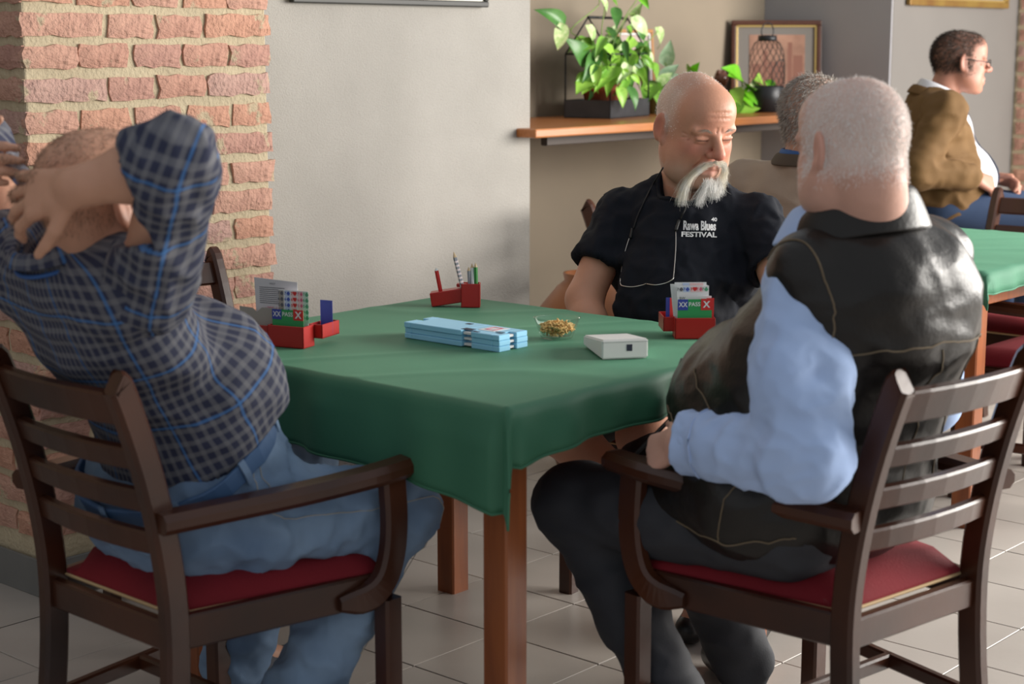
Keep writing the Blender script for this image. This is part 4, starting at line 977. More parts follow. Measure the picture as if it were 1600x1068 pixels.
    strands('beard', [([(.094, -.006, -.092), (.098, -.008, -.112), (.094, -.014, -.138), (.092, -.014, -.162)], 420, .0080), ([(.094, .012, -.092), (.098, .018, -.115), (.094, .026, -.140), (.094, .028, -.158)], 480, .0095), ([(.090, .03, -.09), (.092, .036, -.115), (.09, .040, -.140)], 260, .008), ([(.096, 0, -.09), (.098, .006, -.11), (.095, .008, -.13)], 260, .008)], 0, .0011, M_wh, 1.2)
    strands('eyebrow', [([(.097, s * .016, .020), (.095, s * .032, .025), (.086, s * .050, .019)], 90, .0028) for s in (1, -1)], 0, .0009, mat('grey_brow', (.55, .47, .40), .7), .4)
    hair_on('stubble', v, Fc, h, lambda f, l, u: sstep(-f, -.05, -.01) * sstep(u, -.03, .01) * (np.abs(l) < .0815), 4500, .004, (-.2, 0, -.4), .0007, M_wh, o, lift=1, jit=.3)
    # glasses on a cord
    def chest(u, v_, off=.004):
        c = on_plane(u, v_, 2.45); d = (c - CAM).normalized(); q = T.ray_cast(CAM, d); p = q[0] if q[0] else c; return p - d * off
    g = empty('eyeglasses', W(.2, 0, .80)); setp(g, 'thin-rimmed glasses hanging on a black cord over the black t-shirt', 'eyeglasses'); go = Vector(g.location)
    def gt(name, pts, r, m, off=.005, par=g, n=6):
        return tubes(name, [[p - go for p in bez([chest(a, b_, off) for a, b_ in pts], n)]], r, m, par, 6)
    M_cord = mat('black_cord', (.008, .008, .009), .6); M_steel = mat('steel_rim', (.62, .61, .58), .3, metal=1)
    gt('cord', [(1036, 262), (1022, 285), (1008, 312), (996, 338), (990, 357)], .0022, M_cord); gt('cord', [(1078, 312), (1070, 328), (1063, 342)], .0022, M_cord)
    gt('cord_clip', [(988, 357), (985, 372)], .0042, mat('clip_black', (.02, .02, .02), .4), .006); gt('cord_clip', [(1061, 344), (1056, 360)], .0042, MATS['clip_black'], .006)
    gt('temple', [(986, 364), (978, 388), (972, 415), (969, 440)], .0012, M_steel, .007); gt('temple', [(1056, 352), (1056, 385), (1054, 415), (1052, 436)], .0012, M_steel, .007)
    gt('lens_rim', [(969, 441), (972, 446), (988, 448), (1004, 445), (1009, 443)], .0013, M_steel, .008); gt('lens_rim', [(1009, 443), (1024, 445), (1040, 442), (1050, 437), (1052, 434)], .0013, M_steel, .008)
    return o
person_tshirt()
# ------------------------------------------------------------------ person in the leather vest
def band(name, path_in, heights, thick, flare, m, parent, up=Vector((0, 0, 1)), ctr=None):
    """stand collar: strip along path (lower edge), height per point, leaning outward by flare, with thickness"""
    n = len(path_in); V = []; F = []
    for i, p in enumerate(path_in):
        p = Vector(p); o = Vector((p.x - ctr.x, p.y - ctr.y, 0)).normalized(); hgt = heights[i]
        top = p + up * hgt + o * (-flare * .4) * hgt
        fold = top + o * (thick * 1.2 + .004) - up * .002; low = p + o * (thick + .006 + flare * hgt) + up * hgt * .12
        V += [tuple(p), tuple(p.lerp(top, .55) - o * .002), tuple(top + up * .004), tuple(fold + o * .004), tuple(fold.lerp(low, .5) + o * .003), tuple(low), tuple(low - o * thick)]
    k = 7
    for i in range(n - 1):
        for j in range(k): F.append((i * k + j, i * k + (j + 1) % k, (i + 1) * k + (j + 1) % k, (i + 1) * k + j))
    F.append(tuple(range(k))); F.append(tuple((n - 1) * k + j for j in range(k)))
    o = link(name, fixn(mesh(name, V, F)), m, parent, True); sm = o.modifiers.new('s', 'SUBSURF'); sm.levels = 1; sm.render_levels = 2; return o
def person_leather():
    W = Frame((2.62, 1.50, 0), (.15, .989, 0)); h = Frame((2.545, 1.475, 1.228), (.317, .949, -.10), sc=.99)
    F = Field((2.2, 1.15, -.01), (3.2, 2.25, 1.37), .0095, [((2.40, 1.32, 1.06), (2.69, 1.63, 1.36), .0036), ((2.38, 1.70, .56), (2.56, 1.92, .74), .0055)])
    F.ell(W(-.01, 0, .90), (.12, .16, .16), W.R, .03); F.ell(W(.1, 0, .72), (.18, .16, .16), W.R, .05); F.ell(W(.10, 0, .56), (.12, .17, .09), W.R, .05)
    F.cone(W(-.01, 0, 1.0), h(-.03, 0, -.04), .074, .068, .04); head(F, h, jowl=.008); F.cone(h(-.055, 0, -.07), W(-.035, 0, 1.05), .045, .058, .03)
    F.cone(W(0, .15, 1.0), W(0, -.15, 1.0), .045, .045, .03)
    sL, eL, wL = W(-.01, .170, 1.00), Vector((2.385, 1.455, .715)), Vector((2.425, 1.735, .692)); sR, eR, wR = W(-.01, -.205, 1.015), Vector((2.92, 1.50, .72)), Vector((2.90, 1.74, .66))
    for s, e, w_ in ((sL, eL, wL), (sR, eR, wR)): F.cone(s, e, .045, .038, .02); F.cone(e, w_, .038, .028, .02)
    hand(F, wL, (.16, .86, -.48), (.85, -.1, -.5), -1, curl=(.55, .5, .3)); hand(F, wR, (-.5, .8, -.5), (-.7, 0, -.6), 1)
    LEG = [(W(.06, .10, .545), Vector((2.50, 2.04, .50)), Vector((2.56, 1.80, .09)), Vector((2.57, 1.99, .0))), (W(.06, -.10, .545), Vector((2.80, 2.07, .50)), Vector((2.93, 1.92, .10)), Vector((3.03, 2.06, .0)))]
    for hp, kn, an, toe in LEG: F.cone(hp, kn, .07, .05, .03); F.cone(kn, an, .048, .035, .03); F.cone(an, toe + Vector((0, 0, .035)), .034, .028, .02)
    o, v, Fc = skin_obj('person', F, M_skin); skin_paint(o.data, v, (.62, .36, .28), h, 5, red=(.62, .22, .17), amt=.5, tone=(.78, .70, .65), stub=lambda f, l, u: np.clip(sstep(-f, -.06, -.01) * sstep(u, -.06, -.02) * (1 - .55 * np.exp(-(((f + .03) / .05) ** 2 + (l / .045) ** 2)) * (u > .06)), 0, 1) * .55 * (np.abs(l) < .0825))
    setp(o, 'person in a black leather vest over a light blue shirt, seated, back to the viewer', 'person')
    M_hw = mat('white_hair', (.95, .93, .91), .7, (.85, .82, .79), 50, 1)
    hair_on('hair', v, Fc, h, lambda f, l, u: sstep(-f, -.062, -.02) * sstep(u, -.075, -.03) * (np.abs(l) < .083) * (1 - .80 * np.exp(-(((f + .02) / .055) ** 2 + (l / .05) ** 2)) * (u > .05)), 22000, .008, (-.1, 0, -.75), .0007, M_hw, o, lift=.75, jit=.3)
    # blue shirt: sleeve and collar
    M_sh = mat('light_blue_cotton', (.44, .58, .87), .8, (.40, .54, .84), 6, 1, .15, 400, bdist=.0015)
    S = Field((2.22, 1.25, .58), (2.65, 1.92, 1.12), .0058)
    S.cone(sL + Vector((.02, 0, -.01)), sL.lerp(eL, .5), .066, .076, .02); S.cone(sL.lerp(eL, .5), eL, .076, .068, .02); S.ell(eL + Vector((0, -.012, .008)), (.064, .066, .062), None, .03); S.cone(eL, wL, .065, .052, .025)
    d = (wL - eL).normalized(); c_ = wL - d * .012; S.cut(c_, d, .003, np.array(c_) - .11, np.array(c_) + .13); S.cone(c_ - d * .03, c_ + d * .06, .036, .044, .004, True)
    sl, sv, sF = skin_obj('shirt_sleeve', S, M_sh, o, wr=[dict(amp=.010, sc=(6, 6, 5), seed=2), dict(amp=.011, sc=(9, 9, 6), seed=21, ridged=True), dict(amp=.003, sc=(16, 16, 22), seed=5, ridged=True)])
    seam('cuff_seam', sv, sF, [c_ - d * .055 + Vector((0, 0, .06)), c_ - d * .055 + Vector((-.06, 0, 0)), c_ - d * .055 + Vector((0, 0, -.06))], M_sh, sl, .0022)
    S = Field((2.75, 1.3, .58), (3.05, 1.92, 1.12), .009); S.cone(sR, eR, .068, .062, .02); S.cone(eR, wR, .058, .046, .02); skin_obj('shirt_sleeve', S, M_sh, o, wr=[dict(amp=.006, sc=12, seed=2)])
    # vest
    M_lv = mat('black_leather', (.0065, .0055, .005), .37, (.013, .0105, .009), 7, 1, .25, 120, spec=.45, bdist=.003)
    S = Field((2.22, 1.10, .40), (3.08, 2.08, 1.16), .0068)
    S.ell(W(-.035, -.01, .93), (.155, .222, .17), W.R, .03); S.ell(W(.045, -.012, .80), (.172, .252, .22), W.R, .05); S.ell(W(.14, .0, .72), (.25, .225, .19), W.R, .06); S.ell(W(.08, -.018, .59), (.175, .252, .15), W.R, .05)
    S.cone(W(-.02, .155, 1.012), W(-.02, -.185, 1.02), .066, .064, .04); S.cone(W(-.045, .02, 1.055), W(-.02, .15, 1.028), .066, .052, .04); S.cone(W(-.045, 0, 1.055), W(-.02, -.17, 1.028), .066, .052, .04); S.cone(W(-.09, .07, 1.0), W(-.09, -.07, 1.0), .075, .075, .05)
    S.cone(W(.12, .165, .585), W(.41, .14, .545), .085, .060, .06)                      # front flap hanging over the thigh
    S.cone(W(.03, .028, 1.075), W(.03, .028, 1.25), .080, .105, .01, True); S.ell(W(.14, 0, 1.04), (.09, .05, .10), W.R, .02, True)
    S.cut(W(0, 0, .487), (0, 0, -1), .006)
    vo, vv, vF = skin_obj('leather_vest', S, M_lv, o, wr=[dict(amp=.011, sc=(4, 4, 3.4), seed=31), dict(amp=.0055, sc=(5, 5, 7), seed=33, ridged=True), dict(amp=.0018, sc=(13, 13, 18), seed=37, ridged=True)])
    M_st = mat('tan_stitching', (.16, .12, .075), .8)
    q = lambda *a: Vector(a)
    seam('yoke_seam', vv, vF, [W(-.12, .24, .86), W(-.22, .12, .885), W(-.24, 0, .89), W(-.22, -.14, .885), W(-.14, -.25, .87)], M_st, vo, .0016)
    seam('armhole_seam', vv, vF, [W(.05, .20, 1.04), W(-.03, .185, 1.07), W(-.105, .20, 1.0), W(-.125, .22, .92), W(-.10, .25, .82), W(-.02, .27, .75)], M_st, vo, .0018)
    seam('back_seam', vv, vF, [W(-.24, 0, .88), W(-.24, 0, .75), W(-.20, 0, .60)], M_st, vo, .0013); seam('back_seam', vv, vF, [W(-.2, -.15, .88), W(-.2, -.16, .75), W(-.16, -.17, .6)], M_st, vo, .0013)
    seam('hem_seam', vv, vF, [W(.42, .2, .520), W(.30, .25, .512), W(.15, .28, .510), W(0, .28, .510), W(-.12, .25, .510)], M_st, vo, .0016); seam('side_seam', vv, vF, [W(.02, .27, .72), W(.06, .28, .62), W(.08, .28, .51)], M_st, vo, .0013)
    seam('pocket_seam', vv, vF, [W(.25, .24, .86), W(.19, .26, .80), W(.14, .27, .755), W(.24, .26, .715), W(.33, .22, .74)], M_st, vo, .0014)
    seam('front_edge', vv, vF, [W(.36, .10, .82), W(.42, .10, .72), W(.46, .12, .62), W(.47, .14, .53)], mat('zip_grey', (.10, .10, .10), .4, metal=.5), vo, .0045)
    ctr = W(-.005, .028, 1.07); A = np.linspace(.62, 2 * math.pi - .62, 27)      # angle 0 = front
    path = [W(-.004 + .104 * math.cos(a), .022 + .106 * math.sin(a), 1.052 - .030 * math.cos(a)) for a in A]
    band('vest_collar', path, [.066 + .018 * (0.5 - .5 * math.cos(a)) for a in A], .005, .30, M_lv, vo, ctr=ctr)
    A = np.linspace(.30, 2 * math.pi - .30, 25); path = [W(.010 + .090 * math.cos(a), .032 + .090 * math.sin(a), 1.060 - .026 * math.cos(a)) for a in A]
    band('shirt_collar', path, [.074 if a < 2 or a > 4.3 else .072 for a in A], .003, .34, M_sh, o, ctr=W(.008, .034, 1.07))
    # trousers
    S = Field((2.25, 1.3, .02), (3.25, 2.25, .70), .0085); S.ell(W(.09, 0, .56), (.16, .20, .105), W.R, .04)
    for hp, kn, an, toe in LEG:
        S.cone(hp, kn, .098, .077, .04); S.ell(kn + Vector((0, .004, .004)), (.074, .076, .074), None, .03); S.cone(kn, kn.lerp(an, .5), .073, .070, .03); S.cone(kn.lerp(an, .5), an - Vector((0, 0, .02)), .070, .062, .02)
    skin_obj('trousers', S, mat('charcoal_cloth', (.026, .028, .035), .75, (.034, .036, .044), 6, 1, .12, 300), o, wr=[dict(amp=.008, sc=(5, 5, 7), seed=51), dict(amp=.006, sc=(9, 8, 15), seed=53, ridged=True)])
    for hp, kn, an, toe in LEG: shoe('shoe', (an.x, an.y, 0), (toe.x, toe.y, 0), M_shoe, o)
    return o
person_leather()
# ------------------------------------------------------------------ person in the plaid shirt
def plaid_mat():
    m = bpy.data.materials.new('plaid_cotton'); m.use_nodes = True; nt = m.node_tree; N = nt.nodes; L = nt.links; b = N['Principled BSDF']; b.inputs['Roughness'].default_value = .85
    a = N.new('ShaderNodeAttribute'); a.attribute_name = 'puv'; sp = N.new('ShaderNodeSeparateXYZ'); L.new(a.outputs['Vector'], sp.inputs[0])
    def M_(op, x, y=None):
        n = N.new('ShaderNodeMath'); n.operation = op
        for i, q in enumerate((x, y)):
            if q is None: continue
            if isinstance(q, (int, float)): n.inputs[i].default_value = q
            else: L.new(q, n.inputs[i])
        return n.outputs[0]
    def wave(s, pitch, lo, hi, ph=0):
        c = M_('COSINE', M_('ADD', M_('MULTIPLY', s, 2 * math.pi / pitch), ph)); r = N.new('ShaderNodeMapRange'); r.interpolation_type = 'SMOOTHSTEP'; r.inputs[1].default_value = lo; r.inputs[2].default_value = hi; L.new(c, r.inputs[0]); return r.outputs[0]
    def mixc(f, a_, b_):
        n = N.new('ShaderNodeMix'); n.data_type = 'RGBA'; L.new(f, n.inputs[0])
        for i, q in ((6, a_), (7, b_)):
            if isinstance(q, tuple): n.inputs[i].default_value = (*q, 1)
            else: L.new(q, n.inputs[i])
        return n.outputs[2]
    p = .0225; col = (.020, .025, .058)
    g = (.20, .20, .21); mu = wave(sp.outputs[0], p, -.1, .75); mv = wave(sp.outputs[1], p, -.1, .75)
    c = mixc(M_('MULTIPLY', mu, .43), col, g); c = mixc(M_('MULTIPLY', mv, .43), c, g)
    bu = wave(sp.outputs[0], p * 6, .988, .997, 1.6); bv = wave(sp.outputs[1], p * 6, .988, .997, .6); blue = (.05, .17, .42)
    c = mixc(M_('MULTIPLY', bu, .65), c, blue); c = mixc(M_('MULTIPLY', bv, .65), c, blue)
    L.new(c, b.inputs['Base Color']); MATS['plaid_cotton'] = m; return m
def put_uv(me, u, v):
    a = me.attributes.new('puv', 'FLOAT_VECTOR', 'POINT'); a.data.foreach_set('vector', np.stack([u, v, 0 * u], 1).astype(np.float32).ravel())
def axis_uv(v, a, b, ref, rad):
    a = np.array(a); A = np.array(b) - a; A /= np.linalg.norm(A); r = np.array(ref, float); r -= A * (r @ A); r /= np.linalg.norm(r); s = np.cross(A, r); q = v - a
    return np.arctan2(q @ s, q @ r) * rad, q @ A
def person_plaid():
    Wp = Vector((1.905, 2.46, .55)); Nk = Vector((1.610, 2.428, 1.050)); A = (Nk - Wp).normalized(); L_ = Vector((0, 1, 0)); B = L_.cross(A).normalized()      # B points to the front
    T = lambda f, l, t: Wp.lerp(Nk, t) + B * f + L_ * l
    RT = np.array([[B[i], L_[i], A[i]] for i in range(3)])
    h = Frame((1.632, 2.358, 1.145), (.93, -.05, .12), sc=1.02)
    F = Field((1.3, 1.9, -.01), (2.45, 2.95, 1.36), .0095, [((1.40, 2.20, 1.05), (1.74, 2.50, 1.32), .0042), ((1.40, 1.98, 1.1), (1.66, 2.42, 1.3), .0055)])
    F.ell(T(0, 0, .05), (.13, .15, .12), RT, .04); F.ell(T(.05, 0, .40), (.12, .15, .17), RT, .05); F.ell(T(.01, 0, .75), (.085, .14, .14), RT, .04)
    F.cone(T(0, 0, .95), h(-.03, 0, -.04), .062, .060, .03); head(F, h, jowl=.004, hi=True)
    sR, eR, wR = Vector((1.640, 2.238, 1.030)), Vector((1.582, 2.095, 1.222)), Vector((1.487, 2.208, 1.185)); sL, eL, wL = Vector((1.62, 2.60, 1.05)), Vector((1.66, 2.80, 1.22)), Vector((1.52, 2.60, 1.20))
    for s, e, w_ in ((sR, eR, wR), (sL, eL, wL)): F.cone(T(0, 0, .88), s, .06, .05, .04); F.cone(s, e, .05, .042, .03); F.cone(e, e.lerp(w_, .4), .043, .044, .02); F.cone(e.lerp(w_, .4), w_, .044, .031, .02)
    hand(F, wR, (-.22, .85, -.16), (.93, .2, -.35), 1, curl=[(.35, .4, .3), (.3, .35, .25), (.25, .3, .25), (.2, .3, .2)], spread=.6, thumb=(.55, .75, .15), s=1.05); hand(F, wL, (-.3, -.9, .1), (.9, 0, -.2), 1, curl=(.5, .5, .3))
    LEG = [(Vector((1.84, 2.37, .545)), Vector((2.20, 2.255, .515)), Vector((1.985, 2.35, .13)), Vector((2.13, 2.30, .0))), (Vector((1.84, 2.57, .545)), Vector((2.27, 2.62, .515)), Vector((2.20, 2.75, .11)), Vector((2.36, 2.76, 0)))]
    for hp, kn, an, toe in LEG: F.cone(hp, kn, .07, .05, .03); F.cone(kn, an, .048, .036, .03); F.cone(an, toe + Vector((0, 0, .035)), .034, .028, .02)
    o, v, Fc = skin_obj('person', F, M_skin); skin_paint(o.data, v, (.56, .30, .20), h, 9, red=(.58, .20, .14), amt=.4)
    setp(o, 'person in a navy plaid shirt and jeans leaning back, hands clasped behind the head', 'person')
    hair_on('hair', v, Fc, h, lambda f, l, u: sstep(-f, -.06, -.02) * sstep(u, -.05, .0) * (np.abs(l) < .083), 7000, .011, (-.3, 0, -.6), .0009, mat('brown_hair', (.24, .15, .10), .6, (.28, .18, .12), 40, 1), o, lift=.5)
    M_pl = plaid_mat()
    # shirt body
    S = Field((1.28, 2.05, .50), (2.25, 2.90, 1.13), .0068)
    S.ell(T(.03, 0, .20), (.148, .188, .13), RT, .04); S.ell(T(.078, 0, .38), (.165, .200, .17), RT, .05); S.ell(T(.012, 0, .70), (.118, .190, .17), RT, .04); S.cone(T(-.01, .15, .90), T(-.01, -.145, .90), .066, .066, .04); S.cone(T(-.01, 0, .97), sR, .062, .058, .04); S.cone(T(-.01, 0, .97), sL, .062, .062, .04)
    S.cone(Nk + Vector((-.005, 0, .012)), Nk + Vector((.0, 0, .2)), .064, .085, .006, True)
    S.cut(Wp + A * .148, -A, .006)
    so, sv, sF = skin_obj('shirt', S, M_pl, o, wr=[dict(amp=.010, sc=(5, 5, 4), seed=61), dict(amp=.008, sc=(7, 6, 11), seed=63, ridged=True)])
    u_, v_ = axis_uv(sv, Wp, Nk, -B, .2); rad = np.linalg.norm(np.cross(sv - np.array(Wp), np.array(A)), axis=1); put_uv(so.data, u_ + .008 * fbm(sv, 6, 2), v_ + .010 * fbm(sv, 6, 5))
    for nm, s, e, w_ in (('right', sR, eR, wR), ('left', sL, eL, wL)):
        lo = np.minimum(np.minimum(s, e), w_) - .13; hi = np.maximum(np.maximum(s, e), w_) + .13; S = Field(lo, hi, .0062)
        S.cone(s + (s - e) * .12, e, .072, .063, .02); S.ell(e, (.062, .062, .062), None, .02); S.cone(e, e.lerp(w_, .55), .062, .056, .03)
        d = (w_ - e).normalized(); c_ = e.lerp(w_, .40); S.cut(c_, d, .004, np.array(c_) - .09 + np.minimum(0, np.array(d)) * .1, np.array(c_) + .09 + np.maximum(0, np.array(d)) * .1); S.cone(c_ - d * .02, c_ + d * .05, .045, .050, .004, True)
        a_, av, aF = skin_obj('sleeve', S, M_pl, so, wr=[dict(amp=.010, sc=(9, 9, 8), seed=71), dict(amp=.009, sc=(14, 14, 12), seed=73, ridged=True)])
        near = np.linalg.norm(np.cross(av - np.array(e), np.array((w_ - e).normalized())), axis=1) < np.linalg.norm(np.cross(av - np.array(e), np.array((e - s).normalized())), axis=1)
        Ax = np.array((e - s).normalized()); sd = np.cross(Ax, np.array(FWD)); sd /= np.linalg.norm(sd); u1 = (av - np.array(s)) @ sd; v1 = (av - np.array(s)) @ Ax; put_uv(a_.data, u1 * 1.1 + .006 * fbm(av, 8, 9), v1 + .008 * fbm(av, 8, 3))
    Aa = np.linspace(.5, 2 * math.pi - .5, 23); FN = Frame(Nk + Vector((-.004, 0, .0)), (.9, 0, .42)); path = [FN(.074 * math.cos(a), .074 * math.sin(a), .012) for a in Aa]
    co = band('shirt_collar', path, [.034] * len(Aa), .003, .45, M_pl, so, up=FN.u, ctr=FN(0, 0, 0)); cv = np.array([x.co for x in co.data.vertices]); uu, v2 = axis_uv(cv, FN.c, FN.c + FN.u, FN.f, .08); put_uv(co.data, uu, v2 + .3)
    tubes('collar_strip', [[FN(.0835 * math.cos(a), .0835 * math.sin(a), .008) for a in np.linspace(2.3, 4.3, 14)]], .004, mat('blue_strip', (.03, .10, .30), .7), so, 6)
    # jeans, belt
    M_j = mat('blue_denim', (.23, .335, .48), .85, (.11, .18, .30), 5, 1, .25, 500, bdist=.0015)
    S = Field((1.6, 2.0, .02), (2.45, 2.95, .80), .0078); S.ell(T(.0, 0, .02), (.165, .195, .12), RT, .04); S.ell(T(.01, 0, .16), (.162, .195, .12), RT, .04); S.ell((1.82, 2.46, .555), (.11, .18, .09), None, .04)
    for hp, kn, an, toe in LEG:
        S.cone(hp, kn, .098, .074, .04); S.ell(kn + Vector((.004, 0, .004)), (.072, .072, .072), None, .03); S.cone(kn, kn.lerp(an, .5), .072, .068, .03); S.cone(kn.lerp(an, .5), an - Vector((0, 0, .03)), .068, .064, .02)
    S.cut(Wp + A * .155, A, .006)
    jo, jv, jF = skin_obj('jeans', S, M_j, o, wr=[dict(amp=.008, sc=(6, 6, 6), seed=81), dict(amp=.010, sc=(10, 9, 12), seed=83, ridged=True), dict(amp=.003, sc=(26, 22, 20), seed=85, ridged=True)])
    M_th = mat('pale_stitching', (.40, .38, .34), .8)
    seam('side_seam', jv, jF, [Vector((1.86, 2.25, .68)), Vector((1.88, 2.24, .58)), Vector((2.05, 2.21, .55)), Vector((2.24, 2.18, .54)), Vector((2.27, 2.19, .46)), Vector((2.1, 2.25, .25))], M_th, jo, .0010); seam('pocket_seam', jv, jF, [Vector((1.76, 2.26, .62)), Vector((1.84, 2.24, .585)), Vector((1.90, 2.23, .60)), Vector((1.88, 2.24, .66))], M_th, jo, .0009)
    Tj = bvh_of(jv, jF); ring = []
    for a in np.linspace(0, 2 * math.pi, 49):
        p = Wp + A * .130 + (B * math.cos(a) + L_ * math.sin(a)) * .3; q = Tj.find_nearest(Wp + A * .130 + (B * math.cos(a) * .17 + L_ * math.sin(a) * .20)); ring.append(q[0] + (p - Wp).normalized() * .008)
    vb, fb = sweep(ring, .036, .008, up=tuple(A), bev=.002); link('belt', fixn(mesh('belt', vb, fb)), mat('blue_belt', (.05, .11, .23), .6), jo)
    for i in (6, 18, 24, 30, 36, 42, 46):
        p = ring[i]; out = (p - Wp - A * .13).normalized(); bar('belt_loop', [p - A * .026 + out * .006, p + out * .009, p + A * .026 + out * .006], .014, .004, M_j, jo, up=tuple(A.cross(out)), bev=.001)
    for hp, kn, an, toe in LEG: shoe('shoe', (an.x, an.y, 0), (toe.x, toe.y, 0), mat('dark_trainer', (.04, .045, .06), .6), o)
    return o
person_plaid()

# ------------------------------------------------------------------ person in the beige jacket (far, from behind)
def person_beige():
    W = Frame((4.20, 2.575, 0), (.98, .2, 0)); h = Frame((4.20, 2.56, 1.195), (.99, -.1, -.05), sc=1.02)
    F = Field((3.8, 2.1, -.01), (4.95, 3.05, 1.36), .012, [((4.06, 2.42, 1.05), (4.36, 2.70, 1.34), .005)])
    F.ell(W(0, 0, .88), (.11, .15, .17), W.R, .03); F.ell(W(.03, 0, .65), (.14, .16, .17), W.R, .05); F.cone(W(-.01, 0, .98), h(-.03, 0, -.04), .062, .060, .03); head(F, h)
    ARM = [(W(0, s * .19, .995), W(.06, s * .26, .74), W(.26, s * .16, .70)) for s in (1, -1)]; LEG = [(W(0, s * .1, .545), W(.42, s * .12, .51), W(.40, s * .12, .09), W(.54, s * .13, 0)) for s in (1, -1)]
    for (a, b, c), s in zip(ARM, (1, -1)): F.cone(a, b, .045, .04, .02); F.cone(b, c, .04, .028, .02); hand(F, c, W.f * .9 - W.l * s * .2 - Vector((0, 0, .3)), Vector((0, 0, -1)), s)
    for a, b, c, d in LEG: F.cone(a, b, .07, .05, .03); F.cone(b, c, .048, .035, .02); F.cone(c, d + Vector((0, 0, .035)), .034, .028, .02)
    o, v, Fc = skin_obj('person', F, M_skin); skin_paint(o.data, v, (.54, .30, .21), h, 13, amt=.3)
    setp(o, 'person in a beige jacket seen from behind, sitting at the far table', 'person')
    hair_on('hair', v, Fc, h, lambda f, l, u: sstep(-f, -.075, -.04) * sstep(u, -.085, -.04) * (np.abs(l) < .083), 12000, .024, (-.35, .1, -.55), .0013, mat('grey_hair', (.30, .27, .24), .55, (.48, .45, .41), 70, 1), o, lift=.45, jit=.28)
    M_be = mat('beige_cloth', (.36, .28, .215), .85, (.31, .24, .185), 6, 1, .15, 300)
    S = Field((3.85, 2.15, .45), (4.60, 3.0, 1.12), .0095); S.ell(W(-.01, 0, .90), (.145, .20, .18), W.R, .03); S.ell(W(.02, 0, .68), (.18, .21, .2), W.R, .06); S.cone(W(-.02, .165, .995), W(-.02, -.165, .995), .066, .066, .05); S.cone(W(-.03, 0, 1.045), W(-.02, .16, 1.0), .06, .05, .03); S.cone(W(-.03, 0, 1.045), W(-.02, -.16, 1.0), .06, .05, .03)
    for a, b, c in ARM: S.cone(a, b, .068, .060, .03); S.cone(b, b.lerp(c, .9), .060, .045, .02)
    S.cut((0, 0, .48), (0, 0, -1)); jo = skin_obj('jacket', S, M_be, o, wr=[dict(amp=.010, sc=(5, 5, 5), seed=91), dict(amp=.006, sc=(9, 9, 12), seed=93, ridged=True)])[0]
    A_ = np.linspace(.5, 2 * math.pi - .5, 21)
    band('collar', [W(-.015 + .082 * math.cos(a), .082 * math.sin(a), 1.058) for a in A_], [.036] * 21, .004, .4, mat('brown_collar', (.07, .05, .035), .8), jo, ctr=W(-.015, 0, 1.06)); band('shirt_collar', [W(-.012 + .07 * math.cos(a), .07 * math.sin(a), 1.066) for a in A_], [.040] * 21, .002, .1, mat('blue_strip', (.03, .10, .30), .7), jo, ctr=W(-.012, 0, 1.06))
    S = Field((4.0, 2.25, .02), (4.8, 2.95, .68), .012)
    for a, b, c, d in LEG: S.cone(a, b, .09, .072, .03); S.cone(b, c - Vector((0, 0, .02)), .07, .06, .03)
    skin_obj('trousers', S, mat('grey_cloth', (.05, .05, .055), .8), o)
    for a, b, c, d in LEG: shoe('shoe', (c.x, c.y, 0), (d.x, d.y, 0), M_shoe, o)
person_beige()

